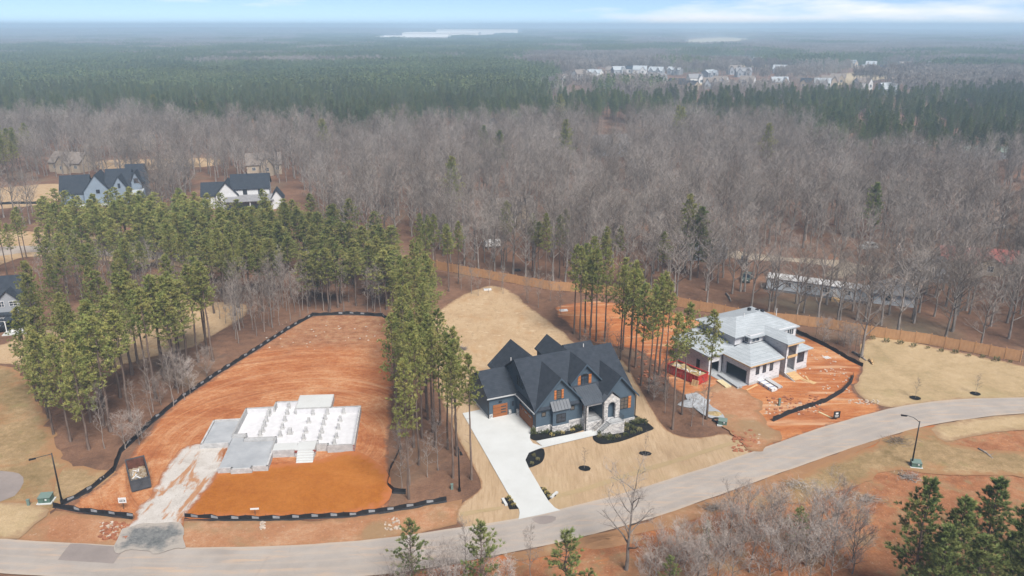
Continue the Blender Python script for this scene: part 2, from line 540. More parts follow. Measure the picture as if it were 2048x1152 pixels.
def make_road():
    n = 110
    U = resample([tuple(at(*p)[:2]) for p in ROAD_UP], n)
    L = resample([tuple(at(*p)[:2]) for p in ROAD_LO], n)
    m = 9
    v, ac = [], []
    for i, (a, b) in enumerate(zip(U, L)):
        for k in range(m):
            t = k / (m - 1)
            q = a.lerp(b, t)
            if k in (0, m - 1):
                w = noise.noise(Vector((q.x * .3, q.y * .3, 4))) * .12
                q = q + (a - b).normalized() * w
            v.append((q.x, q.y, height(q.x, q.y) + .13 + .03 * (1 - (2 * t - 1) ** 2)))
            ac.append(2 * t - 1)
    f = [(i * m + k, (i + 1) * m + k, (i + 1) * m + k + 1, i * m + k + 1) for i in range(n - 1) for k in range(m - 1)]
    me = bpy.data.meshes.new('road')
    me.from_pydata(v, [], f)
    me.attributes.new('across', 'FLOAT', 'POINT').data.foreach_set('value', ac)
    me.materials.append(m_road); me.update()
    bm = bmesh.new(); bm.from_mesh(me)
    for q in bm.faces:
        if q.normal.z < 0: q.normal_flip()
        q.smooth = True
    bm.to_mesh(me); bm.free()
    o = obj('road', me); o['kind'] = 'structure'
    return U, L
RU, RL = make_road()

S = sheet
S('woodland_verge', [(-150, 1000), (-100, 860), (0, 800), (60, 880), (150, 930), (230, 950), (120, 1012), (100, 1025), (60, 1060), (0, 1072), (-150, 1066)], 0, m_scrub, jit=1.2)
S('grass_lot', [(-120, 745), (0, 735), (60, 760), (90, 830), (110, 880), (130, 930), (90, 1000), (0, 1010), (-120, 1000)], 1, m_scrub, jit=1.2)
S('roadside_strip', [(45, 1060), (112, 1022), (265, 1040), (420, 1042), (640, 1042), (780, 1026), (890, 1006), (925, 1000), (915, 1050), (760, 1083), (600, 1096), (450, 1101), (300, 1100), (150, 1092), (30, 1082)], 1, m_shoulder, jit=.4, smooth=False, relief=0.05)
S('verge_lawn', [(-120, 1004), (0, 1006), (60, 1010), (100, 1022), (70, 1050), (35, 1080), (0, 1080), (-120, 1074)], 8, m_lawn, jit=.3)
S('parking_pad', [(-120, 930), (0, 942), (38, 948), (48, 965), (30, 992), (0, 1004), (-120, 1000)], 3, m_patch, jit=.1)
S('back_yard_lawn', [(-120, 690), (0, 690), (60, 660), (200, 640), (330, 604), (420, 603), (492, 610), (488, 632), (430, 668), (385, 695), (300, 715), (220, 735), (100, 738), (0, 728), (-120, 728)], 1, m_straw, jit=.5)
S('foundation_lot', [(112, 1018), (180, 985), (240, 935), (290, 872), (350, 808), (430, 755), (505, 705), (575, 660), (625, 632), (700, 630), (770, 633), (790, 652), (793, 700), (786, 780), (780, 860), (777, 940), (780, 1000), (760, 1028), (640, 1040), (420, 1040), (265, 1036), (180, 1028)], 1, m_lot, jit=.35, relief=0.05)
S('orange_fill', [(432, 948), (520, 935), (620, 925), (705, 905), (760, 930), (782, 968), (770, 1012), (690, 1030), (560, 1038), (470, 1038), (372, 1034), (395, 990)], 11, m_fill, jit=.5, relief=0.04)
S('gravel_drive', [(380, 893), (452, 884), (450, 930), (425, 968), (402, 1000), (374, 1036), (366, 1066), (358, 1085), (240, 1082), (262, 1048), (292, 1000), (325, 950), (350, 915)], 14, m_gravel, jit=.9, relief=0.03)
S('stone_apron', [(262, 1056), (330, 1050), (365, 1058), (362, 1097), (300, 1104), (224, 1099), (240, 1076)], 16, m_bluestone, jit=1.6, step=.5, relief=0.06)
S('straw_yard', [(866, 640), (905, 602), (975, 572), (1020, 582), (1060, 615), (1110, 650), (1148, 684), (1160, 700), (1150, 740), (1120, 760), (1000, 775), (960, 790), (940, 830), (905, 852), (880, 790), (868, 720)], 1, m_straw, jit=.6)
S('front_lawn', [(905, 848), (930, 800), (1000, 770), (1150, 720), (1235, 715), (1275, 770), (1310, 830), (1345, 868), (1400, 876), (1455, 868), (1482, 885), (1508, 906), (1400, 942), (1250, 990), (1119, 1023), (992, 1049), (930, 1058), (914, 1040), (920, 1012), (955, 985), (961, 965), (937, 915)], 3, m_sod, jit=.12)
S('side_yard_clay', [(1112, 618), (1180, 602), (1300, 614), (1400, 640), (1440, 660), (1440, 720), (1390, 745), (1330, 740), (1270, 700), (1200, 690), (1150, 665)], 1, m_clay, jit=1.0, relief=0.05)
S('building_lot', [(1330, 720), (1420, 690), (1580, 670), (1650, 690), (1725, 735), (1705, 775), (1730, 800), (1770, 815), (1740, 832), (1638, 860), (1555, 890), (1508, 906), (1478, 878), (1430, 838), (1380, 800), (1330, 760)], 2, m_clay, jit=.5, relief=0.05)
S('dusty_drive', [(1395, 790), (1440, 770), (1500, 790), (1540, 850), (1562, 885), (1515, 903), (1470, 868), (1420, 830)], 10, m_shoulder, jit=1.6, step=.6)
S('stone_pile_bed', [(1372, 790), (1395, 788), (1425, 815), (1448, 838), (1420, 838), (1385, 815)], 12, m_slab, jit=.4, relief=0.05)
S('hillside_lawn', [(1722, 690), (1760, 672), (1850, 690), (2030, 728), (2200, 765), (2300, 800), (2047, 798), (1910, 801), (1808, 813), (1760, 812), (1720, 790), (1706, 765), (1722, 735)], 1, m_lawn, jit=.6)
S('south_verge', [(1290, 1044), (1400, 1006), (1570, 945), (1740, 885), (1859, 851), (2047, 829), (2300, 815), (2300, 1000), (2200, 1200), (1700, 1260), (1100, 1300), (760, 1260), (780, 1155), (918, 1128), (1129, 1086)], 0, m_claydry, jit=.4, smooth=False, relief=0.06)
S('south_shoulder', [(1000, 1112), (1129, 1085), (1298, 1042), (1400, 1006), (1570, 945), (1740, 885), (1790, 870), (1700, 912), (1600, 952), (1500, 995), (1420, 1030), (1300, 1066), (1150, 1100), (1040, 1125)], 7, m_shoulder, jit=.5, smooth=False)
S('thin_grass_bank', [(1530, 985), (1600, 950), (1700, 912), (1800, 870), (1870, 855), (1900, 890), (2047, 905), (2250, 910), (2250, 960), (1900, 950), (1780, 945), (1700, 975), (1600, 1010)], 8, m_scrub, jit=1.0)
S('southern_lawn', [(1868, 852), (1979, 835), (2047, 830), (2300, 818), (2300, 862), (2047, 862), (1960, 872), (1890, 884), (1870, 868)], 9, m_lawn, jit=.3)
S('trailer_track', [(1425, 505), (1470, 500), (1560, 512), (1680, 520), (1720, 528), (1830, 540), (1830, 552), (1720, 548), (1690, 560), (1640, 552), (1660, 535), (1560, 524), (1480, 520)], 1, m_track, jit=1.0)
S('clearing_lawn', [(-80, 384), (0, 376), (118, 368), (122, 398), (60, 412), (0, 418), (-80, 424)], 1, m_straw, jit=1.0, grid=6)
S('cottage_yard', [(200, 322), (300, 318), (420, 316), (440, 330), (300, 340), (200, 338)], 1, m_straw, jit=2.0, grid=6)
S('cross_street', [(-80, 504), (0, 494), (80, 492), (180, 497), (330, 506), (420, 520), (420, 532), (330, 520), (180, 510), (80, 504), (0, 512), (-80, 530)], 2, m_road, jit=.3)
S('street_verge', [(-80, 470), (0, 462), (180, 470), (360, 490), (480, 520), (440, 545), (330, 530), (180, 520), (60, 514), (0, 530), (-80, 550)], 1, m_straw, jit=.8)
for nm, q in (('far_field', [(1350, 90), (1365, 79), (1440, 76), (1510, 82), (1490, 92), (1400, 96)]), ('far_field', [(1420, 124), (1480, 118), (1530, 121), (1525, 130), (1440, 132)]),
              ('far_field', [(1190, 150), (1260, 146), (1275, 160), (1210, 166)]), ('far_field', [(1640, 148), (1760, 138), (1780, 146), (1690, 166), (1640, 170)]), ('far_field', [(1310, 160), (1390, 156), (1395, 168), (1320, 172)]), ('far_field', [(1955, 134), (2010, 130), (2015, 137), (1960, 140)])):
    pts = []
    for (a, b) in q:
        yd = (b - 576) / FPX
        d = CAM_H / (SP + yd * CP)
        pts.append(((a - 1024) / FPX * d, d))
    S(nm, pts, 40, m_field, step=40, jit=4, grid=60, px=False)
# ---------------------------------------------------------------- trees
def bark_mat(name, a, b):
    t = NT(name)
    o = t.ocoord()
    c = t.mix(t.ramp(t.noise(2.5, 5, .65, t.mapping(o, (1, 1, .25))), [(.3, 0.0), (.7, 1.0)]), a, b)
    c = t.mix(1.0, c, t.ramp(t.rand(), [(0, .75), (1, 1.2)]), 'MULTIPLY')
    return t.done(c, .95, t.noise(9, 4, .7, t.mapping(o, (1, 1, .3))), .6, .05, spec=.1)
m_pinebark = bark_mat('pine_bark', (.085, .060, .048), (.19, .145, .12))
m_greybark = bark_mat('grey_bark', (.12, .102, .09), (.32, .285, .26))
def twig_mat(name, a, b, far=0):
    t = NT(name)
    c = t.mix(t.rand(), a, b)
    c = t.mix(1.0, c, t.ramp(t.noise(.5, 3, .6, t.ocoord()), [(.3, .8), (.7, 1.2)]), 'MULTIPLY')
    return t.done(c, .9, spec=.1)
m_twig = twig_mat('bare_twigs', (.135, .107, .088), (.30, .268, .242))
m_twigfar = twig_mat('far_bare_twigs', (.165, .135, .115), (.29, .26, .24))
def needle_mat(name, a, b, c2):
    t = NT(name)
    o = t.ocoord()
    c = t.mix(t.rand(), a, b)
    c = t.mix(t.ramp(t.noise(.55, 4, .6, o), [(.42, 0.0), (.68, 1.0)]), c, c2)
    c = t.mix(1.0, c, t.ramp(t.noise(3.0, 3, .6, o), [(.3, .75), (.7, 1.25)]), 'MULTIPLY')
    c = t.mix(1.0, c, t.ramp(t.noise(.011, 4, .6), [(.35, .72), (.65, 1.35)]), 'MULTIPLY')     # stands of different age
    return t.done(c, .75, spec=.25)
m_needle = needle_mat('pine_needles', (.118, .152, .040), (.19, .205, .058), (.28, .25, .080))
m_needledk = needle_mat('dark_pine_needles', (.085, .125, .038), (.125, .160, .048), (.20, .20, .068))
m_needlefar = needle_mat('far_pine_needles', (.058, .100, .040), (.105, .135, .050), (.15, .16, .06))

class TM:
    """raw tree geometry: tubes for wood, slivers for twigs and needles"""
    def __init__(self): self.v, self.f = [], []
    def tube(self, path, rad, sides):
        n0 = len(self.v)
        for i, p in enumerate(path):
            d = path[min(i + 1, len(path) - 1)] - path[max(i - 1, 0)]
            d.normalize()
            a = d.cross(Vector((0, 0, 1)) if abs(d.z) < .9 else Vector((1, 0, 0))).normalized()
            b = d.cross(a)
            for s in range(sides):
                t = 2 * math.pi * s / sides
                self.v.append(tuple(p + (a * math.cos(t) + b * math.sin(t)) * rad[i]))
        for i in range(len(path) - 1):
            q = n0 + i * sides
            for s in range(sides):
                s2 = (s + 1) % sides
                self.f.append((q + s, q + s2, q + sides + s2, q + sides + s))
    def sliver(self, p, q, w, r):
        d = q - p
        side = d.cross(Vector((r.uniform(-1, 1), r.uniform(-1, 1), r.uniform(-1, 1))))
        if side.length < 1e-6: return
        side = side.normalized() * w * .5
        n = len(self.v)
        self.v += [tuple(p - side), tuple(p + side), tuple(q)]
        self.f.append((n, n + 1, n + 2))
    def blade(self, p, q, w, r):
        """needle spray: widest in the middle"""
        d = q - p
        side = d.cross(Vector((r.uniform(-1, 1), r.uniform(-1, 1), r.uniform(-1, 1))))
        if side.length < 1e-6: return
        side = side.normalized() * w * .5
        m = p.lerp(q, .55)
        n = len(self.v)
        self.v += [tuple(p), tuple(m - side), tuple(q), tuple(m + side)]
        self.f.append((n, n + 1, n + 2, n + 3))
    def mesh(self, name, mat, smooth=False):
        me = bpy.data.meshes.new(name)
        me.from_pydata(self.v, [], self.f)
        me.materials.append(mat)
        if smooth: me.polygons.foreach_set('use_smooth', [True] * len(self.f))
        me.update()
        return me

def rdir(r, up=0.0):
    a = r.uniform(0, 2 * math.pi)
    return Vector((math.cos(a), math.sin(a), up))

def curve(p, d, L, seg, r, wob, lift):
    out = [p.copy()]
    d = d.normalized()
    for i in range(seg):
        d = (d + Vector((r.uniform(-wob, wob), r.uniform(-wob, wob), r.uniform(-wob, wob) + lift))).normalized()
        out.append(out[-1] + d * (L / seg))
    return out

def pine(seed, h=18.0, base=.5, width=2.3, limbs=40, tufts=8, blades=8, bl=.5, bw=.13, tr=.19, cone=.85, jit=.34, dead=8, mat=None):
    """loblolly pine: straight pole, irregular crown of needle tufts carried on limbs"""
    r = random.Random(seed)
    tk, cr = TM(), TM()
    path = [Vector((0, 0, -.3))]
    lean = Vector((r.uniform(-.012, .012), r.uniform(-.012, .012), 0))
    for i in range(1, 10):
        z = h * i / 9
        path.append(Vector((lean.x * z + .06 * math.sin(i * 1.3 + seed), lean.y * z + .06 * math.cos(i * 1.7 + seed), z * .985)))
    tk.tube(path, [tr * (1.15 if i == 0 else (1 - .88 * i / 9)) for i in range(10)], 6)
    def trunk_at(t):
        k = min(8.999, t * 9); i = int(k)
        return path[i].lerp(path[i + 1], k - i)
    for _ in range(dead):                                        # dead stubs below the crown
        t = r.uniform(base * .45, base)
        d = rdir(r, r.uniform(-.1, .35))
        tk.tube(curve(trunk_at(t), d, r.uniform(.5, 1.5), 2, r, .15, 0), [.03, .018, .006], 3)
    ga = r.uniform(0, 6)
    lop = r.uniform(0, 6.28)
    for k in range(limbs):
        u = (k + r.random()) / limbs
        t = base + (1 - base) * u ** .9
        prof = (min(1, .45 + 2.2 * u) * (1 - u) ** .75 + .10) * width * r.uniform(.62, 1.15)
        ga += 2.4 + r.uniform(-.5, .5)
        prof *= 1 + .22 * math.cos(ga - lop)
        d = Vector((math.cos(ga), math.sin(ga), r.uniform(.0, .35) + .5 * u))
        p0 = trunk_at(t)
        pts = curve(p0, d, prof, 3, r, .16, .10)
        tk.tube(pts, [.035, .028, .018, .008], 3)
        nt = max(3, int(tufts * (.5 + prof / width)))
        for j in range(nt):
            s = 1 - (j / nt) * .72
            kx = min(2.999, s * 3); i = int(kx)
            c = pts[i].lerp(pts[i + 1], kx - i) + Vector((r.uniform(-1, 1), r.uniform(-1, 1), r.uniform(-.35, .6))) * (jit * prof / 1.6)
            ax = (d.normalized() * .6 + Vector((r.uniform(-.6, .6), r.uniform(-.6, .6), r.uniform(.1, .9)))).normalized()
            for _ in range(blades):
                dd = (ax + Vector((r.uniform(-1, 1), r.uniform(-1, 1), r.uniform(-1, 1))) * cone).normalized()
                cr.blade(c, c + dd * bl * r.uniform(.6, 1.15), bw * r.uniform(.7, 1.3), r)
    top = path[-1]
    for _ in range(blades * 4):
        c = top + Vector((r.uniform(-.3, .3), r.uniform(-.3, .3), r.uniform(-.9, .2)))
        cr.blade(c, c + (rdir(r, r.uniform(.2, 1.6))).normalized() * bl, bw, r)
    return tk.mesh('trunk', m_pinebark, True), cr.mesh('crown', mat or m_needle)

def bare(seed, h=18.0, spread=4.2, limbs=13, subs=7, twigs=7, lets=3, tr=.2, first=.32, tw=.032, mat=None, droop=0.0, bark=None):
    """leafless hardwood: trunk and limbs are wood, the crown is branches and twigs"""
    r = random.Random(seed)
    tk, cr = TM(), TM()
    lean = rdir(r) * r.uniform(0, .07)
    path = [Vector((0, 0, -.3))]
    for i in range(1, 8):
        z = h * .82 * i / 7
        path.append(Vector((lean.x * z + r.uniform(-.12, .12), lean.y * z + r.uniform(-.12, .12), z)))
    tk.tube(path, [tr * (1.25 if i == 0 else (1 - .88 * i / 7)) for i in range(8)], 6)
    def trunk_at(t):
        k = min(6.999, t * 7); i = int(k)
        return path[i].lerp(path[i + 1], k - i)
    ga = r.uniform(0, 6)
    for k in range(limbs):
        u = (k + r.random()) / limbs
        t = first + (1 - first) * u
        L = spread * (1.15 - .55 * abs(u - .35)) * r.uniform(.75, 1.2)
        ga += 2.4 + r.uniform(-.6, .6)
        d = Vector((math.cos(ga), math.sin(ga), r.uniform(.5, 1.1) + .9 * u))
        lim = curve(trunk_at(t), d, L, 4, r, .22, .10 - droop)
        lr = tr * (.56 - .25 * u)
        tk.tube(lim, [lr, lr * .75, lr * .52, lr * .32, lr * .12], 4)
        for j in range(subs):
            s = .28 + .72 * (j + r.random()) / subs
            kx = min(3.999, s * 4); i = int(kx)
            p = lim[i].lerp(lim[i + 1], kx - i)
            dl = (lim[i + 1] - lim[i]).normalized()
            sd = (dl * .7 + rdir(r, r.uniform(.0, .9)) * .9).normalized()
            sl = L * r.uniform(.26, .46)
            sub = curve(p, sd, sl, 2, r, .25, .08 - droop)
            cr.tube(sub, [lr * .26, lr * .18, .008], 3)
            for q in range(twigs):
                ss = .2 + .8 * (q + r.random()) / twigs
                i2 = 0 if ss < .5 else 1
                p2 = sub[i2].lerp(sub[i2 + 1], (ss - .5 * i2) * 2)
                td = ((sub[2] - sub[0]).normalized() * .6 + rdir(r, r.uniform(-.1, .9)) * .8).normalized()
                tl = r.uniform(.5, 1.25) * spread / 4.2
                e = p2 + td * tl
                cr.sliver(p2, e, tw * 1.3, r)
                for w in range(lets):
                    p3 = p2.lerp(e, .25 + .75 * (w + r.random()) / max(1, lets))
                    e3 = p3 + (td * .7 + rdir(r, r.uniform(-.2, .8)) * .8).normalized() * tl * r.uniform(.35, .7)
                    cr.sliver(p3, e3, tw, r)
    return tk.mesh('trunk', bark or m_greybark, True), cr.mesh('crown', mat or m_twig)

PINES = [pine(100 + i, h=18.5, base=(.50, .56, .46, .60, .52, .42)[i % 6], width=(2.2, 2.5, 2.7, 2.1, 2.4, 2.8)[i % 6], limbs=(50, 46, 54, 42, 48, 56)[i % 6], tufts=8, blades=15, bl=.42, bw=.062, cone=.75, jit=.38) for i in range(6)]
FULLPINES = [pine(150 + i, h=16.0, base=.30, width=3.2, limbs=62, tufts=9, blades=15, bl=.45, bw=.065, cone=.75, jit=.38) for i in range(3)]
YOUNG = [pine(180 + i, h=8.0, base=.18, width=2.0, limbs=46, tufts=5, blades=22, bl=.36, bw=.038, cone=.5, jit=.16, tr=.10, dead=2, mat=m_needledk) for i in range(3)]
NEARPINES = [pine(190 + i, h=14.0, base=.22, width=2.75, limbs=84, tufts=8, blades=24, bl=.46, bw=.048, cone=.55, jit=.30, tr=.17, mat=m_needledk) for i in range(3)]
BARES = [bare(200 + i, h=(18, 20, 17, 19, 18, 21, 16, 19)[i], spread=(5.4, 6.0, 5.0, 6.4, 5.6, 6.2, 5.2, 5.6)[i], limbs=(14, 15, 13, 16, 14, 15, 13, 15)[i], subs=7, twigs=6, lets=2, tr=.27, tw=.034, first=.27, droop=.05) for i in range(8)]
SLIM = [bare(230 + i, h=12.0, spread=1.9, limbs=14, subs=5, twigs=5, lets=2, tr=.075, first=.30, tw=.028) for i in range(4)]
m_twigpale = twig_mat('pale_brush_twigs', (.25, .21, .185), (.40, .36, .33))
BRUSHY = [bare(240 + i, h=7.5, spread=2.7, limbs=15, subs=7, twigs=7, lets=3, tr=.09, first=.08, tw=.022, bark=m_greybark, mat=m_twigpale) for i in range(3)]

def tree(name, pair, p, rz, s, sz, label, cat, group):
    e = bpy.data.objects.new(name, None)
    COL.objects.link(e)
    e.location = p; e.rotation_euler = (0, 0, rz); e.scale = (s, s, sz)
    tag(e, label, cat, group)
    for nm, me in zip(('trunk', 'crown'), pair):
        o = bpy.data.objects.new(nm, me); COL.objects.link(o); o.parent = e
    return e

TAKEN = []
def free(p, d):
    for q in TAKEN:
        if abs(q[0] - p[0]) < d and abs(q[1] - p[1]) < d and (q[0] - p[0]) ** 2 + (q[1] - p[1]) ** 2 < d * d: return False
    return True
def fill(poly, count, dmin, tries=40):
    """spread points over a patch of ground given by its outline in the frame"""
    P = [at(*q) for q in poly]
    x0, x1 = min(p.x for p in P), max(p.x for p in P)
    y0, y1 = min(p.y for p in P), max(p.y for p in P)
    out = []
    for _ in range(count * tries):
        if len(out) >= count: break
        q = (R.uniform(x0, x1), R.uniform(y0, y1))
        if inside(q, P) and free(q, dmin):
            TAKEN.append(q); out.append(Vector((q[0], q[1], height(*q))))
    return out
def put(kind, pairs, p, hgt, base_h, label, cat, group, thick=None):
    s = hgt / base_h
    return tree(kind, R.choice(pairs), p, R.uniform(0, 6.28), (thick or 1.0) * s ** .5 * R.uniform(.92, 1.08), s, label, cat, group)

PINE_G = 'pine trees around the house lots'
n_pine = n_bare = 0
def pines(spots, pairs, h0, h1, base_h, label, thick=None):
    global n_pine
    for p in spots:
        put('pine_tree', pairs, p, R.uniform(h0, h1), base_h, label, 'pine tree', PINE_G, thick); n_pine += 1
BARE_G = 'leafless hardwood trees'
def bares(spots, pairs, h0, h1, base_h, label, thick=None, kind='bare_tree'):
    global n_bare
    for p in spots:
        put(kind, pairs, p, R.uniform(h0, h1), base_h, label, 'bare tree', BARE_G, thick); n_bare += 1
def spot(*pts):
    out = []
    for a in pts:
        p = at(*a); TAKEN.append((p.x, p.y)); out.append(p)
    return out

# pines that can be picked out one by one
pines(spot((1160, 680), (1170, 666), (1180, 677), (1192, 683), (1209, 683), (1182, 655), (1240, 721), (1258, 745), (1260, 718), (1282, 771), (1297, 786), (1308, 769), (1329, 784), (1246, 700), (1270, 735), (1318, 750), (1148, 668)), PINES, 18, 20.5, 18.5,
      'tall slim pine in the row between the dark blue house and the red dumpster')
pines(spot((1345, 859), (1364, 829)), PINES, 19, 21, 18.5, 'tall pine beside the grey stone heap and red dumpster')
pines(spot((1413, 838)), PINES[1:2], 18.7, 18.8, 18.5, 'tall pine standing before the garage of the house in white wrap')
pines(spot((943, 959), (906, 956), (914, 912), (896, 899), (913, 899), (866, 865), (871, 895), (828, 895), (845, 877), (796, 868), (838, 930), (818, 998), (880, 850)), PINES, 17.5, 20.5, 18.5,
      'tall slim pine at the edge of the driveway lawn beside the foundation lot')
pines(fill([(800, 655), (862, 640), (868, 720), (880, 800), (880, 840), (800, 850), (798, 740)], 20, 2.2), PINES, 16, 19, 18.5,
      'pine in the dense strip between the foundation lot and the straw yard')
pines(fill([(850, 560), (960, 570), (900, 600), (868, 630), (840, 640), (830, 590)], 9, 2.5), PINES, 15, 18, 18.5,
      'pine near the corner of the wooden fence behind the straw yard')
pines(fill([(985, 520), (1180, 535), (1330, 560), (1330, 600), (1180, 585), (1060, 570)], 10, 3.5), PINES, 14, 18, 18.5,
      'pine growing by the wooden fence behind the red clay side yard')
pines(fill([(210, 740), (330, 715), (420, 690), (445, 712), (380, 755), (300, 820), (240, 880), (190, 860)], 24, 2.2), PINES, 17, 20, 18.5,
      'pine in the clump beside the black silt fence and tan back yard', 1.3)
pines(fill([(70, 800), (180, 770), (230, 870), (200, 915), (110, 890)], 9, 2.6), FULLPINES, 15.5, 18.5, 16.0,
      'broad bushy pine in the clump by the grassy lot')
pines(fill([(60, 640), (180, 650), (300, 640), (260, 690), (150, 740), (60, 720)], 7, 2.8), FULLPINES, 14, 16.5, 16.0,
      'bushy pine beside the grey house with white trim')
pines(fill([(330, 600), (520, 590), (560, 615), (470, 640), (420, 640)], 10, 2.2), PINES, 15, 18, 18.5,
      'pine at the far corner of the tan back yard', 1.25)
pines(fill([(70, 560), (200, 560), (330, 590), (300, 625), (120, 620)], 16, 2.6), PINES, 13, 16, 18.5, 'pine between the cross street and the tan back yard', 1.25)
STAND = [(100, 480), (250, 474), (480, 482), (640, 490), (800, 530), (800, 618), (700, 628), (600, 622), (480, 596), (330, 560), (180, 540), (90, 520)]
pines(fill(STAND, 150, 2.5), PINES + FULLPINES, 12.8, 15.8, 18.0, 'pine in the thick stand behind the foundation lot', 1.5)
pines(fill([(-20, 500), (60, 505), (70, 560), (-20, 580)], 7, 2.4), PINES, 14, 16, 18.5, 'pine of the small grove by the cross street')
pines(spot((826, 1178)), YOUNG[:1], 8.8, 8.9, 8.0, 'young pine beside the road across from the black silt fence', 1.25)
pines(spot((962, 1200)), YOUNG[1:2], 9.8, 9.9, 8.0, 'young pine across the road from the driveway mouth', 1.3)
pines(spot((1130, 1235)), YOUNG[2:3], 10.6, 10.7, 8.0, 'round topped young pine among tan weeds south of the road', 1.5)
pines(spot((1335, 1205)), YOUNG[:1], 5.8, 5.9, 8.0, 'small pine under the leaning bare tree')
pines(spot((1408, 1130)), SLIM and YOUNG[1:2], 6.0, 6.1, 8.0, 'thin small pine between the bare trees south of the road', .5)
pines(spot((1590, 1110)), YOUNG[2:3], 6.5, 6.6, 8.0, 'dark small pine inside the grey brush thicket')
pines(spot((1815, 1215), (1880, 1240), (1950, 1175), (2040, 1185), (1995, 1260), (2085, 1140), (2110, 1240), (1850, 1290), (1920, 1300), (2020, 1320)), NEARPINES, 13.5, 16.5, 14.0, 'large dark green pine on the red clay bank south of the road', 1.15)
for q, lb in (((905, 455), 'lone pine'), ((970, 335), 'lone pine'), ((1000, 350), 'lone pine'), ((1130, 350), 'lone pine'), ((1530, 350), 'lone pine'), ((1352, 295), 'lone pine'), ((1360, 300), 'lone pine'), ((1120, 265), 'lone pine'), ((410, 268), 'lone pine'), ((316, 260), 'lone pine'), ((1370, 545), 'lone pine'), ((1395, 555), 'lone pine'), ((1740, 480), 'lone pine'), ((650, 330), 'lone pine')):
    pines(spot(q), FULLPINES + NEARPINES[:1], 19, 23, 16, 'single green pine rising among the grey bare woods', 1.2)
pines(fill([(-30, 330), (60, 325), (75, 355), (40, 372), (-30, 372)], 12, 4), PINES, 16, 19, 18.5, 'pine in the green grove beside the clearing lawn', 1.3)

# bare trees one by one
bares(spot((1722, 715)), BARES[5:6], 19.5, 19.6, 21, 'tall pale bare tree standing at the top corner of the hillside lawn')
bares(spot((1252, 1140)), BARES[2:3], 13.5, 13.6, 17, 'dark bare tree rising over the road across from the front lawn')
bares(fill([(1440, 1090), (1560, 1060), (1680, 1080), (1720, 1150), (1560, 1180), (1430, 1170)], 22, 1.9), BRUSHY, 6, 8.5, 7.5, 'grey multi-branched bare tree in the thicket on the red bank')
bares(fill([(1290, 1140), (1420, 1120), (1440, 1200), (1280, 1220)], 10, 1.9), BRUSHY, 5.5, 7.5, 7.5, 'low bare tree beside the leaning dark tree')
bares(fill([(780, 1180), (1050, 1150), (1080, 1190), (900, 1230), (780, 1240)], 10, 1.6), BRUSHY + SLIM, 5.0, 7.5, 8.5, 'thin leafless sapling beside the young pines south of the road')
bares(fill([(200, 900), (330, 800), (420, 730), (440, 735), (330, 850), (235, 935)], 13, 1.8), SLIM + BRUSHY[:1], 8, 12, 12, 'thin bare tree along the black silt fence')
bares(fill([(430, 640), (560, 600), (790, 605), (790, 632), (620, 628), (560, 650), (480, 690)], 46, 1.7), SLIM, 9, 14, 12, 'slim bare tree along the front of the pine stand')
bares(spot((545, 655), (480, 660)), BARES[6:7], 13.5, 14.5, 16, 'pale spreading bare tree before the pine stand', .6)
bares(fill([(120, 540), (330, 565), (420, 590), (350, 625), (150, 615), (40, 570)], 46, 1.8), SLIM, 9, 13.5, 12, 'slim bare tree below the cross street')
bares(fill([(790, 660), (806, 660), (800, 860), (900, 940), (930, 990), (800, 990), (785, 900)], 12, 1.6), SLIM, 6, 10, 12, 'thin bare sapling in the strip beside the foundation lot')
bares(fill([(1130, 690), (1250, 720), (1340, 800), (1420, 860), (1350, 850), (1270, 760), (1160, 700)], 14, 1.8), SLIM + BRUSHY[:1], 4, 8, 10, 'thin bare sapling under the row of slim pines')
bares(fill([(860, 560), (1000, 575), (1120, 600), (1130, 640), (1040, 600), (930, 590)], 12, 2.0), SLIM, 6, 11, 12, 'thin bare tree along the wooden fence by the straw yard')
bares(fill([(1610, 672), (1720, 690), (1715, 725), (1650, 690)], 9, 1.6), SLIM + BRUSHY[:1], 3.5, 7, 10, 'thin bare sapling in the corner behind the house in white wrap')
# ---------------------------------------------------------------- woods
FENCE = [(845, 532), (905, 545), (1000, 562), (1100, 580), (1250, 593), (1400, 622), (1500, 640), (1640, 655), (1740, 673), (1860, 690), (2040, 724)]
FW = [at(*p) for p in FENCE]
def fence_y(x):
    if x <= FW[0].x: return FW[0].y
    for a, b in zip(FW, FW[1:]):
        if a.x <= x <= b.x: return a.y + (b.y - a.y) * (x - a.x) / (b.x - a.x)
    return FW[-1].y - .55 * (x - FW[-1].x)
KEEP_OUT_PX = [STAND, [(-100, 366), (128, 362), (128, 400), (100, 420), (-100, 432)], [(90, 365), (300, 365), (320, 480), (60, 480)], [(390, 370), (600, 370), (640, 490), (330, 480)],
               [(-100, 455), (180, 460), (430, 490), (490, 545), (330, 560), (-100, 560)], [(0, 318), (440, 314), (440, 332), (0, 334)],
               [(1500, 556), (1800, 570), (1810, 612), (1500, 596)], [(1425, 498), (1700, 515), (1830, 538), (1830, 552), (1640, 560), (1425, 522)], [(930, 420), (1080, 400), (1100, 440), (960, 470)],
               [(1180, 290), (1290, 285), (1290, 312), (1180, 312)], [(1390, 480), (1450, 490), (1440, 530), (1385, 520)], [(1765, 285), (1865, 285), (1885, 345), (1760, 345)], [(1700, 480), (1770, 480), (1770, 515), (1700, 515)], [(1930, 505), (2060, 505), (2060, 560), (1930, 560)],
               [(100, 330), (180, 330), (180, 346), (90, 346)], [(505, 335), (565, 335), (565, 347), (505, 347)], [(960, 255), (1010, 255), (1010, 275), (960, 275)]]
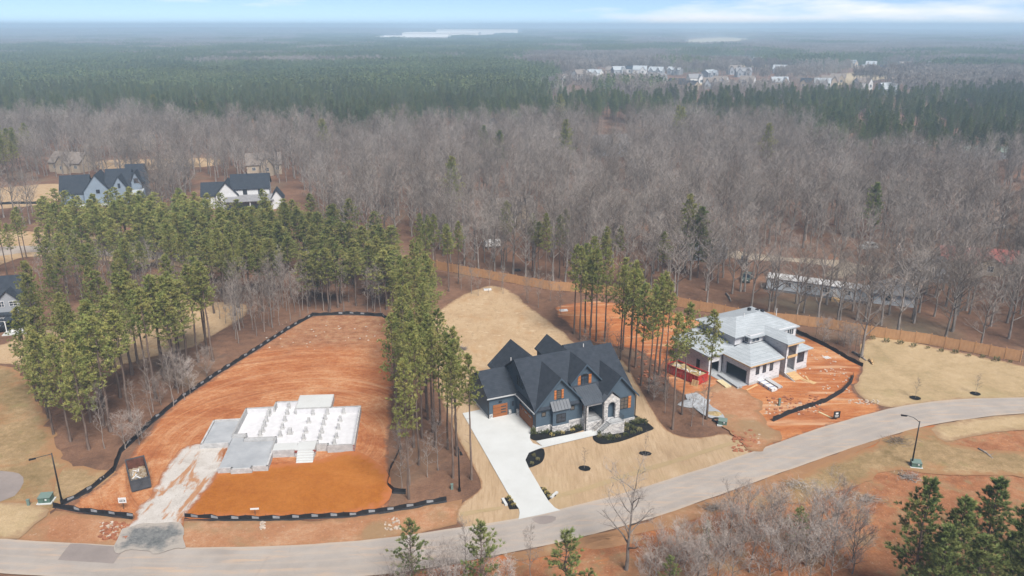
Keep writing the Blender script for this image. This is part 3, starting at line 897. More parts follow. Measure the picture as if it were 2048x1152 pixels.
def woods_edge(px):
    """distance (m) at which the bare woods give way to the pine belt"""
    prof = [(-400, 470), (0, 470), (150, 455), (350, 440), (480, 420), (560, 395), (700, 385), (830, 415), (1000, 435), (1250, 450), (1450, 435), (1600, 410), (1680, 350), (1800, 300), (1950, 268), (2048, 255), (2500, 240)]
    for (a, b), (c, d) in zip(prof, prof[1:]):
        if a <= px <= c: return b + (d - b) * (px - a) / (c - a)
    return 300
spots = []
yy = 128.0
while yy < 480:
    xx = -yy * .74 - 12
    while xx < yy * .74 + 12:
        q = (xx + R.uniform(-2.6, 2.6), yy + R.uniform(-2.6, 2.6))
        u, v = to_px(*q)
        ok = True
        if q[0] > FW[0].x and q[1] < fence_y(q[0]) + 2.5: ok = False
        if q[0] <= FW[0].x:
            lim = 212 if u > 640 else 200
            if q[1] < lim: ok = False
        if ok and q[1] > woods_edge(u) + R.uniform(-10, 14) + 42 * noise.noise(Vector((q[0] / 38, q[1] / 38, 2))): ok = False
        if ok and any(inside((u, v), k) for k in KEEP_OUT_PX): ok = False
        if ok and R.random() < .12 + .5 * max(0, noise.noise(Vector((q[0] / 22, q[1] / 22, 8)))): ok = False
        if ok and free(q, 2.2): spots.append(q)
        xx += 5.0 if yy < 240 else 6.1
    yy += 5.0 if yy < 240 else 6.1
spots.sort(key=lambda q: q[1] + .15 * abs(q[0]))
n_single = max(0, 300 - n_bare)
for q in spots[:n_single]:
    u, v = to_px(*q)
    lab = 'leafless hardwood tree just behind the wooden fence' if q[1] < fence_y(q[0]) + 30 and q[0] > FW[0].x else 'leafless hardwood tree in the brown woods beyond the wooden fence'
    if q[0] <= FW[0].x: lab = 'leafless hardwood tree behind the thick pine stand'
    k = R.randrange(len(BARES))
    put('bare_tree', BARES[k:k + 1], (q[0], q[1], height(*q)), R.uniform(12, 20), 18.5, lab, 'bare tree', BARE_G)
far_bare_pts = [(x, y, height(x, y), R.uniform(0, 6.28), R.uniform(.62, 1.1), R.randrange(len(BARES))) for x, y in spots[n_single:]]

def joined(pairs, mats):
    out = []
    for k, (a, b) in enumerate(pairs):
        me = bpy.data.meshes.new('tree_shape')
        va = [tuple(v.co) for v in a.vertices]; vb = [tuple(v.co) for v in b.vertices]
        fa = [tuple(p.vertices) for p in a.polygons]; fb = [tuple(i + len(va) for i in p.vertices) for p in b.polygons]
        me.from_pydata(va + vb, [], fa + fb)
        me.materials.append(mats[0]); me.materials.append(mats[1])
        me.polygons.foreach_set('material_index', [0] * len(fa) + [1] * len(fb))
        me.update()
        out.append(me)
    return out

def scatter(name, label, cat, pts, meshes):
    """one object that repeats tree shapes over points (too many to count)"""
    src = bpy.data.collections.new(name + '_shapes')
    for i, me in enumerate(meshes):
        o = bpy.data.objects.new('%s_shape_%02d' % (name, i), me)
        src.objects.link(o)
    me = bpy.data.meshes.new(name)
    me.from_pydata([p[:3] for p in pts], [], [])
    me.attributes.new('turn', 'FLOAT', 'POINT').data.foreach_set('value', [p[3] for p in pts])
    me.attributes.new('size', 'FLOAT', 'POINT').data.foreach_set('value', [p[4] for p in pts])
    me.attributes.new('pick', 'INT', 'POINT').data.foreach_set('value', [int(p[5]) for p in pts])
    o = obj(name, me)
    g = bpy.data.node_groups.new(name, 'GeometryNodeTree')
    g.interface.new_socket('Geometry', in_out='INPUT', socket_type='NodeSocketGeometry')
    g.interface.new_socket('Geometry', in_out='OUTPUT', socket_type='NodeSocketGeometry')
    gi, go = g.nodes.new('NodeGroupInput'), g.nodes.new('NodeGroupOutput')
    iop = g.nodes.new('GeometryNodeInstanceOnPoints')
    ci = g.nodes.new('GeometryNodeCollectionInfo')
    ci.inputs['Collection'].default_value = src
    ci.inputs['Separate Children'].default_value = True
    ci.inputs['Reset Children'].default_value = True
    def na(nm, dt):
        k = g.nodes.new('GeometryNodeInputNamedAttribute'); k.data_type = dt
        k.inputs['Name'].default_value = nm
        return k.outputs['Attribute']
    cx = g.nodes.new('ShaderNodeCombineXYZ')
    g.links.new(na('turn', 'FLOAT'), cx.inputs['Z'])
    g.links.new(gi.outputs[0], iop.inputs['Points'])
    g.links.new(ci.outputs[0], iop.inputs['Instance'])
    iop.inputs['Pick Instance'].default_value = True
    g.links.new(na('pick', 'INT'), iop.inputs['Instance Index'])
    g.links.new(cx.outputs[0], iop.inputs['Rotation'])
    g.links.new(na('size', 'FLOAT'), iop.inputs['Scale'])
    g.links.new(iop.outputs[0], go.inputs[0])
    md = o.modifiers.new('spread', 'NODES'); md.node_group = g
    return tag(o, label, cat, kind='stuff')

bare_shapes = joined(BARES, (m_greybark, m_twig))
if far_bare_pts:
    scatter('bare_woods', 'grey leafless woods filling the middle distance beyond the fence', 'woods', far_bare_pts, bare_shapes)

# distant forest: tiles of many low-detail trees
def far_pine_tile(seed, size=60.0, n=105, detail=1.75):
    r = random.Random(seed); t = TM()
    for _ in range(n):
        x, y = r.uniform(-size / 2, size / 2), r.uniform(-size / 2, size / 2)
        h = r.uniform(13, 20.5); w = r.uniform(1.8, 3.2)
        t.tube([Vector((x, y, 0)), Vector((x, y, h * .9))], [.22, .08], 3)
        for k in range(int(46 * detail)):
            u = r.random() ** .8
            z = h * (.50 + .5 * u)
            rr = w * (1 - u) ** .6 * (.5 + .5 * r.random()) + .15
            a = r.uniform(0, 6.28)
            c = Vector((x + rr * math.cos(a), y + rr * math.sin(a), z))
            d = Vector((math.cos(a), math.sin(a), r.uniform(.1, 1.3))).normalized()
            t.blade(c - d * .4, c + d * r.uniform(.4, .8), r.uniform(.5, .9), r)
    return t.mesh('far_pine_tile', m_needlefar)
def far_bare_tile(seed, size=60.0, n=60):
    r = random.Random(seed); t = TM()
    for _ in range(n):
        x, y = r.uniform(-size / 2, size / 2), r.uniform(-size / 2, size / 2)
        h = r.uniform(14, 19); w = r.uniform(3.2, 5.0)
        t.tube([Vector((x, y, 0)), Vector((x, y, h * .8))], [.22, .07], 3)
        for k in range(60):
            u = r.random()
            p = Vector((x, y, h * (.35 + .5 * u)))
            a = r.uniform(0, 6.28)
            e = Vector((x + w * r.uniform(.4, 1) * math.cos(a) * (1.1 - u * .5), y + w * r.uniform(.4, 1) * math.sin(a) * (1.1 - u * .5), min(h, p.z + r.uniform(1.5, 5))))
            q = p.lerp(e, r.uniform(.3, .7))
            t.sliver(q, e, .32, r)
            for _ in range(2):
                t.sliver(q, e + Vector((r.uniform(-1.2, 1.2), r.uniform(-1.2, 1.2), r.uniform(-.6, .9))), .24, r)
    return t.mesh('far_bare_tile', m_twigfar)
PT = [far_pine_tile(300 + i) for i in range(5)]
BT = [far_bare_tile(320 + i) for i in range(5)]

SUB = [(1105, 168), (1118, 160), (1160, 152), (1180, 150), (1215, 142), (1232, 143), (1258, 140), (1270, 141), (1300, 144), (1300, 158), (1312, 160), (1335, 142), (1340, 170), (1362, 173), (1382, 160), (1410, 170), (1412, 149), (1425, 165), (1455, 142), (1472, 147), (1478, 165), (1540, 140), (1580, 125), (1600, 170), (1625, 172), (1640, 168), (1655, 160), (1680, 128), (1715, 130), (1705, 144), (1710, 138), (1750, 140), (1785, 132), (1710, 172), (1760, 183), (1835, 130), (1400, 117), (1440, 118), (1500, 122), (1545, 168)]
SUBW = []
for a, b in SUB:
    dd = CAM_H / (SP + (b + 4 - 576) / FPX * CP)
    SUBW.append(((a - 1024) / FPX * dd, dd))
def by_house(x, y):
    return any(abs(x - hx - (y - hy) * hx / hy) < 28 and -135 < y - hy < 42 for hx, hy in SUBW)
SUBURB = [(1060, 130), (1180, 118), (1400, 112), (1900, 118), (1960, 150), (1780, 178), (1500, 190), (1240, 180), (1080, 168)]
pine_pts, bare_pts, belt_pts, beltb_pts = [], [], [], []
def cover(x, y, u, v, d):
    """which kind of forest stands here: 'p' pine, 'b' bare, '' open"""
    n = noise.noise(Vector((x / 260.0, y / 330.0, 1.0))) + .4 * noise.noise(Vector((x / 80.0, y / 80.0, 4.0)))
    if any(inside((u, v), k) for k in FIELDS): return ''
    if d < 590:                                  # the first dark belt
        if 80 < u < 330 and 440 < d < 520 and n > -.1: return 'p'
        if u < 420: return 'p' if (d > 530 or n > .15) else 'b'
        if u > 1640 and d > 410 + 90 * n: return 'p' if n > .12 else 'b'
        if u > 1500: return 'p' if n > -.22 else 'b'
        return 'p' if n > -.5 else 'b'
    if u > 1060 + 60 * n and d < 1500:           # the suburb: open woods between houses
        if u > 1880: return 'p' if n > .05 else 'b'
        if 1250 < d < 1330 and 1520 < u < 1900: return 'p'
        if R.random() < .35: return ''
        return 'p' if n > .22 else 'b'
    m = noise.noise(Vector((x / 620.0, y / 190.0, 11.0))) + .45 * noise.noise(Vector((x / 170.0, y / 90.0, 15.0)))
    if d > 640:
        if m > .52: return 'b'
        if m < -.62: return '' if R.random() < .75 else 'p'
    if d < 700: return 'p' if n > -.45 else 'b'
    if d < 2000 and u < 1385 + 25 * n:
        return 'p' if n > -.42 else 'b'
    if 4300 > d > 2000 and 600 < u < 1250 and n > -.35: return 'p'
    return 'p' if n > .30 else 'b'
FIELDS = [[(1350, 92), (1365, 79), (1440, 75), (1512, 82), (1490, 94), (1400, 98)], [(1420, 126), (1480, 117), (1535, 120), (1525, 132), (1440, 134)], [(1190, 152), (1260, 145), (1278, 162), (1210, 168)], [(1635, 150), (1760, 137), (1785, 146), (1690, 168), (1640, 172)],
          [(1310, 162), (1390, 155), (1398, 170), (1320, 174)], [(752, 82), (800, 84), (870, 84), (1045, 73), (1045, 66), (752, 74)]]
d = 190.0
while d < 9500:
    step = 34 if d < 700 else (40 if d < 2200 else (62 if d < 4500 else 120))
    sc = 1.0
    x = -d * .74 - 60
    while x < d * .74 + 60:
        q = (x + R.uniform(-.35, .35) * step, d + R.uniform(-.35, .35) * step)
        u, v = to_px(*q)
        near = woods_edge(u) + 42 * noise.noise(Vector((q[0] / 38, q[1] / 38, 2)))
        if q[1] > near + 16 and not (1050 < u < 1900 and by_house(*q)):
            k = cover(q[0], q[1], u, v, q[1])
            z = height(*q)
            z = min(z, height(q[0], q[1] + 40), height(q[0], q[1] - 40)) - .5 if q[1] > 2200 else z
            if q[1] < 640 and k:
                n_ = (R.randrange(16, 40) if k == 'p' else R.randrange(18, 26))
                for _ in range(n_):
                    a, b = q[0] + R.uniform(-.55, .55) * step, q[1] + R.uniform(-.55, .55) * step
                    if k == 'p': belt_pts.append((a, b, 0, R.uniform(0, 6.28), R.uniform(.68, 1.12), R.randrange(9)))
                    else: beltb_pts.append((a, b, 0, R.uniform(0, 6.28), R.uniform(.62, 1.05), R.randrange(8)))
            elif k == 'p': pine_pts.append((q[0], q[1], z, R.uniform(0, 6.28), sc * (.95 + .22 * noise.noise(Vector((q[0] / 150, q[1] / 150, 6)))) * R.uniform(.86, 1.12), R.randrange(5)))
            elif k == 'b': bare_pts.append((q[0], q[1], z, R.uniform(0, 6.28), sc * R.uniform(.92, 1.08), R.randrange(5)))
        x += step
    d += step
scatter('pine_belt', 'belt of dark green pines behind the bare woods', 'forest', belt_pts, joined(PINES + FULLPINES, (m_pinebark, m_needlefar)))
scatter('bare_belt', 'grey leafless trees mixed into the pine belt', 'woods', beltb_pts, bare_shapes)
scatter('distant_pine_forest', 'dark green pine forest stretching towards the horizon', 'forest', pine_pts, PT)
scatter('distant_bare_forest', 'hazy grey leafless forest towards the horizon', 'forest', bare_pts, BT)
print('TREES', n_pine, n_bare, len(spots), len(far_bare_pts), len(pine_pts), len(bare_pts))
# ---------------------------------------------------------------- house building kit
def siding_mat(name, col, pitch=.18, vertical=False, var=.08):
    t = NT(name)
    o = t.ocoord()
    sx = t.n('ShaderNodeSeparateXYZ'); t.ln(o, sx.inputs[0])
    if vertical: s = t.math('ADD', sx.outputs['X'], sx.outputs['Y'])
    else: s = sx.outputs['Z']
    f = t.math('FRACT', t.math('DIVIDE', s, pitch))
    line = t.ramp(f, [(.0, 0.0), (.12, 1.0), (.9, 1.0), (1.0, .0)])
    c = t.mix(t.ramp(t.noise(.8, 5, .6, o), [(.3, 0.0), (.7, 1.0)]), tuple(x * (1 - var) for x in col), tuple(x * (1 + var) for x in col))
    c = t.mix(1.0, c, t.ramp(line, [(0, .72), (1, 1.0)]), 'MULTIPLY')
    return t.done(c, .6, line, .5, .03, spec=.3)
def shingle_mat(name, a, b):
    t = NT(name)
    o = t.ocoord()
    v = t.n('ShaderNodeTexBrick')
    v.inputs['Scale'].default_value = 1.0
    v.inputs['Brick Width'].default_value = .9; v.inputs['Row Height'].default_value = .28
    v.inputs['Mortar Size'].default_value = .018
    v.inputs['Color1'].default_value = (.93, .93, .93, 1); v.inputs['Color2'].default_value = (1.07, 1.07, 1.07, 1); v.inputs['Mortar'].default_value = (.80, .80, .80, 1)
    # rows run along the slope's height
    sx = t.n('ShaderNodeSeparateXYZ'); t.ln(o, sx.inputs[0])
    cx = t.n('ShaderNodeCombineXYZ')
    t.ln(t.math('ADD', sx.outputs['X'], t.math('MULTIPLY', sx.outputs['Y'], .7)), cx.inputs['X']); t.ln(t.math('MULTIPLY', sx.outputs['Z'], 1.5), cx.inputs['Y'])
    t.ln(cx.outputs[0], v.inputs['Vector'])
    c = t.mix(t.ramp(t.noise(1.2, 5, .65, o), [(.3, 0.0), (.7, 1.0)]), a, b)
    c = t.mix(1.0, c, v.outputs['Color'], 'MULTIPLY')
    g = t.noise(14, 3, .7, o)
    c = t.mix(1.0, c, t.ramp(g, [(.3, .85), (.7, 1.18)]), 'MULTIPLY')
    return t.done(c, .95, g, .4, .03, spec=.15)
def stone_mat(name, cols, scale=3.2):
    t = NT(name)
    o = t.ocoord()
    v = t.n('ShaderNodeTexVoronoi'); v.feature = 'F1'; v.inputs['Scale'].default_value = scale
    m = t.mapping(o, (1, 1, 2.1))
    t.ln(m, v.inputs['Vector'])
    e = t.n('ShaderNodeTexVoronoi'); e.feature = 'DISTANCE_TO_EDGE'; e.inputs['Scale'].default_value = scale
    t.ln(m, e.inputs['Vector'])
    sp = t.n('ShaderNodeSeparateColor'); t.ln(v.outputs['Color'], sp.inputs[0])
    c = t.ramp(sp.outputs[0], cols)
    j = t.ramp(e.outputs['Distance'], [(.0, 0.0), (.07, 1.0)])
    c = t.mix(j, (.42, .41, .40), c)
    return t.done(c, .9, t.math('ADD', j, t.math('MULTIPLY', sp.outputs[1], .6)), .8, .06, spec=.2)
def seam_mat(name, col):
    t = NT(name)
    f = t.noise(1.0, 4, .6, t.ocoord())
    c = t.mix(t.ramp(f, [(.3, 0.0), (.7, 1.0)]), tuple(x * .85 for x in col), tuple(x * 1.2 for x in col))
    return t.done(c, .42, spec=.5)
def wood_mat(name, a, b, scale=(1, 1, 8)):
    t = NT(name)
    f = t.noise(2.0, 5, .65, t.mapping(t.ocoord(), scale))
    c = t.mix(t.ramp(f, [(.3, 0.0), (.7, 1.0)]), a, b)
    return t.done(c, .7, f, .3, .01)
def glass_mat(name, col=(.02, .026, .035)):
    t = NT(name)
    c = t.mix(t.ramp(t.noise(.9, 2, .5, t.ocoord()), [(.35, 0.0), (.7, 1.0)]), col, tuple(x * 2.6 for x in col))
    return t.done(c, .08, spec=.6)

m_blue = siding_mat('slate_blue_siding', (.062, .092, .124), .17)
m_bluetrim = plain('slate_blue_trim', (.053, .079, .107), .55, .06)
m_darkshingle = shingle_mat('charcoal_shingles', (.024, .030, .040), (.040, .047, .060))
m_stone = stone_mat('ledge_stone', [(.0, (.26, .26, .27)), (.35, (.40, .39, .39)), (.6, (.52, .50, .48)), (1.0, (.62, .61, .60))])
m_metal = seam_mat('dark_seam_metal', (.060, .070, .085))
m_cedar = wood_mat('cedar', (.34, .115, .035), (.50, .19, .06))
m_door = wood_mat('stained_door', (.20, .072, .024), (.31, .115, .042), (.6, .6, 10))
m_black = plain('black_paint', (.012, .012, .013), .45, .2, spec=.4)
m_iron = plain('wrought_iron', (.02, .02, .02), .5)
m_glass = glass_mat('window_glass')
m_frameblk = plain('black_window_frame', (.018, .018, .020), .4)
m_white = plain('white_paint', (.62, .62, .62), .5, .04)
m_trimgrey = plain('light_grey_trim', (.42, .43, .44), .5, .05)
m_dark = plain('dark_interior', (.03, .028, .027), .9)
m_blind = plain('window_blind', (.10, .085, .07), .6)

def obox(mb, c, a, n, ha, hn, hz, mi=0):
    """box centred at c, half sizes ha along a, hn along n, hz upwards"""
    c = Vector(c); a = Vector(a) * ha; n = Vector(n) * hn; z = Vector((0, 0, hz))
    p = [c - a - n - z, c + a - n - z, c + a + n - z, c - a + n - z]
    k = len(mb.v)
    mb.v += [tuple(q) for q in p] + [tuple(q + 2 * z) for q in p]
    mb.f += [(k, k + 3, k + 2, k + 1), (k + 4, k + 5, k + 6, k + 7), (k, k + 1, k + 5, k + 4), (k + 1, k + 2, k + 6, k + 5), (k + 2, k + 3, k + 7, k + 6), (k + 3, k, k + 4, k + 7)]
    mb.mi += [mi] * 6
    return mb
FR = ((1, 0, 0), (0, -1, 0))          # wall that faces the front: runs along u
LF = ((0, -1, 0), (-1, 0, 0))         # wall that faces left
RT = ((0, 1, 0), (1, 0, 0))
BK = ((-1, 0, 0), (0, 1, 0))
def window(parent, c, side, w, h, nx=1, ny=1, fm=None, gm=None, ft=.06, arch=False):
    a, n = side
    fm = fm or m_frameblk
    mb = MB(); c = Vector(c); A = Vector(a); N = Vector(n)
    for s in (-1, 1):
        obox(mb, c + A * s * (w / 2 - ft / 2) + N * .035, a, n, ft / 2, .045, h / 2)
        obox(mb, c + Vector((0, 0, s * (h / 2 - ft / 2))) + N * .036, a, n, w / 2 - ft, .044, ft / 2)
    for i in range(1, nx):
        obox(mb, c + A * (w * i / nx - w / 2) + N * .033, a, n, .035, .037, h / 2 - ft)
    for i in range(1, ny):
        obox(mb, c + Vector((0, 0, h * i / ny - h / 2)) + N * .031, a, n, w / 2 - ft, .033, .022)
    if arch:
        k = 8
        pts = [c + A * (w / 2 * math.cos(math.pi * i / k)) + Vector((0, 0, h / 2 - .02 + .42 * math.sin(math.pi * i / k))) + N * .05 for i in range(k + 1)]
        mb.slab(pts, .06, 0, tuple(-N))
    f = mb.build('window', fm, parent)
    p = MB(); obox(p, c + N * .012, a, n, w / 2 - ft * .6, .014, h / 2 - ft * .6)
    p.build('pane', gm or m_glass, f)
    return f
def panel(parent, name, c, side, w, h, mat, t=.03, off=.03):
    mb = MB(); obox(mb, Vector(c) + Vector(side[1]) * off, side[0], side[1], w / 2, t, h / 2)
    return mb.build(name, mat, parent)
def wall(parent, pts, n, mat, t=.2, name='wall'):
    """upright wall: planar outline thickened inwards"""
    return MB().slab(pts, t, 0, tuple(-x for x in n)).build(name, mat, parent)
def roof(parent, faces, mat, t=.16, name='roof'):
    mb = MB()
    for f in faces: mb.slab(f, t)
    return mb.build(name, mat, parent)
def roof_each(parent, faces, mat, t=.16, name='roof'):
    return [roof(parent, [f], mat, t, name) for f in faces]
def gable_u(u, eL, eR, zr, zeL, zeR, v0, v1):
    """two slopes either side of a ridge that runs along v"""
    return [[(u, v0, zr), (u, v1, zr), (eL, v1, zeL), (eL, v0, zeL)], [(u, v1, zr), (u, v0, zr), (eR, v0, zeR), (eR, v1, zeR)]]
def gable_v(v, eF, eB, zr, zeF, zeB, u0, u1):
    return [[(u0, v, zr), (u1, v, zr), (u1, eF, zeF), (u0, eF, zeF)], [(u1, v, zr), (u0, v, zr), (u0, eB, zeB), (u1, eB, zeB)]]
def seam_roof(parent, top, bot, mat, n=8, t=.06, name='metal_roof'):
    """metal shed roof with raised seams; top and bot are the end points of its upper and lower edges"""
    a, b = Vector(top[0]), Vector(top[1]); c, d = Vector(bot[0]), Vector(bot[1])
    o = MB().slab([a, b, d, c], t).build(name, mat, parent)
    for i in range(n + 1):
        s = i / n
        p, q = a.lerp(b, s), c.lerp(d, s)
        m = MB(); m.tube([p + Vector((0, 0, .03)), q + Vector((0, 0, .03))], .028, 4)
        m.build('seam', mat, o)
    return o

# ---------------------------------------------------------------- the dark blue house
def blue_house():
    p = at(1071, 867, 0)
    H = empty('blue_house', p, math.radians(23.5), 'dark slate blue house with charcoal gables, stone base and cedar shutters', 'house')
    # walls
    wall(H, [(0, 0, -1.7), (8.14, 0, -1.7), (8.14, 0, 4.3), (4.07, 0, 8.7), (0, 0, 4.3)], (0, -1, 0), m_blue)
    wall(H, [(0, .2, -.4), (0, .2, 4.35), (0, 7.55, 9.35), (0, 15, 4.3), (0, 15, -.4)], (-1, 0, 0), m_blue)
    wall(H, [(11, -1.3, -1.9), (17, -1.3, -1.9), (17, -1.3, 4.3), (14, -1.3, 7.7), (11, -1.3, 4.3)], (0, -1, 0), m_blue)
    wall(H, [(17, -1.1, -1.9), (17, 15, -1.9), (17, 15, 4.3), (17, 7.55, 9.35), (17, 0, 4.3), (17, -1.1, 4.3)], (1, 0, 0), m_blue)
    wall(H, [(11, 2.2, -1.6), (11, -1.1, -1.6), (11, -1.1, 4.3), (11, 2.2, 4.9)], (-1, 0, 0), m_blue)
    wall(H, [(8.14, .2, -1.6), (8.14, 2.2, -1.6), (8.14, 2.2, 4.9), (8.14, .2, 4.3)], (1, 0, 0), m_blue)
    wall(H, [(8.1, 2.2, -1), (11, 2.2, -1), (11, 2.2, 5.6), (8.1, 2.2, 5.6)], (0, -1, 0), m_blue)
    wall(H, [(17, 15, -1.9), (0, 15, -.4), (0, 15, 4.3), (17, 15, 4.3)], (0, 1, 0), m_blue)
    wall(H, [(7.15, 2.1, 5.2), (12.15, 2.1, 5.2), (12.15, 2.1, 6.5), (9.65, 2.1, 9.2), (7.15, 2.1, 6.5)], (0, -1, 0), m_blue, name='dormer_wall')
    for u in (7.25, 12.05):
        MB().box(u - .1, u + .1, 2.3, 3.4, 5.4, 6.5).build('dormer_cheek', m_blue, H)
    # garage wing on the left, its rear wings
    wall(H, [(-4.95, 7.2, -.4), (-.01, 7.2, -.4), (-.01, 7.2, 4.1), (-4.95, 7.2, 4.1)], (0, -1, 0), m_blue)
    wall(H, [(-4.95, 7.4, .45), (-4.95, 7.4, 4.1), (-4.95, 11.25, 6.6), (-4.95, 15.3, 4.1), (-4.95, 15.3, .45)], (-1, 0, 0), m_blue)
    MB().box(-4.98, -4.75, 7.4, 15.3, -.4, .45).build('foundation_strip', m_trimgrey, H)
    wall(H, [(0, 15.3, -.4), (-4.95, 15.3, -.4), (-4.95, 15.3, 4.1), (0, 15.3, 4.1)], (0, 1, 0), m_blue)
    MB().prism([(0, 15.02), (8, 15.02), (8, 18.6), (0, 18.6)], -1, 4.3).build('wall', m_blue, H)
    wall(H, [(8, 18.62, 4.3), (0, 18.62, 4.3), (4, 18.62, 7.9)], (0, 1, 0), m_blue)
    MB().box(8.75, 12.9, 15.02, 18.15, -1.5, 5.9).build('wall', m_blue, H)
    wall(H, [(12.9, 18.17, 5.9), (8.75, 18.17, 5.9), (10.8, 18.17, 7.9)], (0, 1, 0), m_blue)
    # roofs, one object a slope
    R_ = []
    R_ += roof_each(H, gable_v(7.55, -.4, 15.4, 9.5, 4.02, 4.02, -.4, 17.4), m_darkshingle)
    R_ += roof_each(H, gable_u(4.07, -.42, 8.52, 8.84, 3.9, 3.9, -.42, 6.6), m_darkshingle)
    R_ += roof_each(H, gable_u(14.0, 10.65, 17.42, 7.85, 4.0, 3.9, -1.7, 5.2), m_darkshingle)
    dr = roof_each(H, gable_u(9.65, 6.85, 12.45, 9.32, 6.25, 6.25, 1.68, 7.3), m_darkshingle, name='dormer_roof')
    roof_each(H, gable_v(11.25, 6.8, 15.7, 6.78, 3.9, 3.9, -5.3, .12), m_darkshingle, name='wing_roof')
    roof_each(H, gable_u(4.0, -.42, 8.4, 8.02, 3.9, 3.9, 9.6, 18.95), m_darkshingle, name='wing_roof')
    roof_each(H, gable_u(10.8, 8.4, 13.2, 8.05, 5.7, 5.7, 10.0, 18.5), m_darkshingle, name='wing_roof')
    roof_each(H, gable_v(15.0, 12.0, 18.3, 7.05, 5.7, 5.0, 12.2, 17.7), m_darkshingle, name='wing_roof')
    MB().box(13.3, 17.4, 15.05, 17.9, -1.6, 5.1).build('wall', m_blue, H)
    # rake boards and gutters
    def rake(a, b, mat=m_bluetrim, w=.11, h=.16):
        a, b = Vector(a), Vector(b)
        m = MB(); m.slab([a + Vector((0, 0, .04)), b + Vector((0, 0, .04)), b - Vector((0, 0, h * 1.6)), a - Vector((0, 0, h * 1.6))], w, 0, (0, -1, 0))
        m.build('rake_board', mat, H)
    for (ur, zr, el, er, ze, v) in ((4.07, 8.80, -.45, 8.55, 3.86, -.43), (14.0, 7.81, 10.62, 17.45, 3.92, -1.71), (9.65, 9.28, 6.83, 12.47, 6.2, 1.67)):
        rake((ur, v, zr), (el, v, ze)); rake((ur, v, zr), (er, v, ze))
    MB().box(-5.35, -.3, 6.66, 6.79, 3.66, 3.84).build('gutter', m_trimgrey, H)
    MB().box(-.56, -.43, -.5, 6.6, 3.62, 3.78).build('gutter', m_trimgrey, H)
    for (u, v, z0, z1) in ((-.1, -.1, -.1, 3.8), (-4.95, 7.1, 0, 3.8), (7.85, -1.75, -1.2, 4.0), (17.08, -1.38, -1.4, 3.9)):
        MB().box(u - .06, u + .06, v - .06, v + .06, z0, z1).build('downspout', m_black, H)
    # stone skirts
    def stone(*b): MB().box(*b).build('stone_base', m_stone, H)
    stone(-.12, 2.45, -.14, -.003, -1.7, 1.06); stone(5.55, 8.2, -.14, -.003, -1.7, 1.06)
    stone(2.45, 5.55, -.92, -.003, -1.7, 1.02)
    stone(-.14, -.003, -.14, .8, -.4, 1.05); stone(-.35, -.003, 6.05, 6.6, -.4, 1.15); stone(-1.5, -1.05, 6.95, 7.19, -.4, .95); stone(-4.97, -4.25, 7.06, 7.19, -.4, .8)
    stone(13.75, 17.12, -1.44, -1.31, -1.9, -.05); stone(17.003, 17.12, -1.31, 6, -1.9, -.05)
    # box bay with its metal roof
    MB().box(2.6, 5.4, -.75, -.003, 1.02, 3.75).build('bay_wall', m_blue, H)
    seam_roof(H, ((2.4, -.02, 4.92), (5.62, -.02, 4.92)), ((2.4, -1.05, 3.72), (5.62, -1.05, 3.72)), m_metal, 6)
    window(H, (4.0, -.75, 2.25), FR, 1.6, 1.45, 2, 2)
    window(H, (1.35, 0, 3.05), FR, .72, .72, 1, 1, gm=m_blind); window(H, (6.35, 0, 3.15), FR, .72, .72, 1, 1, gm=m_blind)
    window(H, (3.93, 0, 5.95), FR, .8, 1.45, 1, 4, gm=m_blind)
    def shutter(c, w, h, side=FR):
        s = panel(H, 'shutter', c, side, w, h, m_cedar, .03, .03)
        for k in (-.32, 0, .32):
            panel(s, 'batten', (c[0], c[1], c[2] + k * h), side, w * .92, .1, m_door, .015, .075)
    shutter((3.30, 0, 5.95), .36, 1.5); shutter((4.56, 0, 5.95), .36, 1.5)
    window(H, (9.55, 2.1, 6.35), FR, 1.4, 1.55, 2, 3, arch=True)
    shutter((8.58, 2.1, 6.42), .48, 1.75); shutter((10.52, 2.1, 6.42), .48, 1.75)
    panel(H, 'gable_vent', (9.62, 2.1, 8.35), FR, .12, .5, m_metal, .02, .025)
    window(H, (14.95, -1.3, 2.85), FR, 1.45, 2.0, 2, 3, gm=m_blind); shutter((15.97, -1.3, 2.85), .5, 2.05)
    for v in (6.6, 5.15): window(H, (0, v, 6.15), LF, .82, 1.5, 1, 2)
    window(H, (17, 4, 2.6), RT, 1.2, 1.8, 2, 2); window(H, (17, 9, 2.6), RT, 1.2, 1.8, 2, 2)
    # garage doors
    def garage(c, side, w, h, lights):
        d = panel(H, 'garage_door', c, side, w, h, m_door, .04, .045)
        for k in range(1, 4):
            panel(d, 'door_joint', (c[0], c[1], c[2] - h / 2 + h * k / 4), side, w * .98, .03, m_black, .006, .088)
        for q in lights:
            panel(d, 'door_light', (c[0] + side[0][0] * q[0], c[1] + side[0][1] * q[0], c[2] + q[1]), side, q[2], .2, m_glass, .008, .09)
    garage((-2.92, 7.2, 1.22), FR, 2.5, 2.15, ((.55, .6, .85), (.55, .12, .85), (.55, -.36, .85)))
    garage((0, 3.45, 1.3), LF, 4.95, 2.2, ((-1.5, .72, .9), (0, .72, .9), (1.5, .72, .9)))
    panel(H, 'side_door', (-.7, 7.2, 1.38), FR, .86, 2.3, m_bluetrim, .03, .035)
    panel(H, 'door_glass', (-.7, 7.2, 1.95), FR, .42, .9, m_glass, .008, .075)
    for c, s in (((-2.92, 7.2, 2.75), FR), ((0, 5.4, 2.85), LF), ((0, 1.4, 2.85), LF)):
        panel(H, 'barn_light', c, s, .5, .1, m_black, .1, .1)
    # porch
    MB().box(7.72, 11.0, -1.68, 2.0, -1.7, .86).build('porch_base', m_stone, H)
    MB().box(7.76, 10.98, -1.64, 2.18, .862, .93).build('porch_floor', m_trimgrey, H)
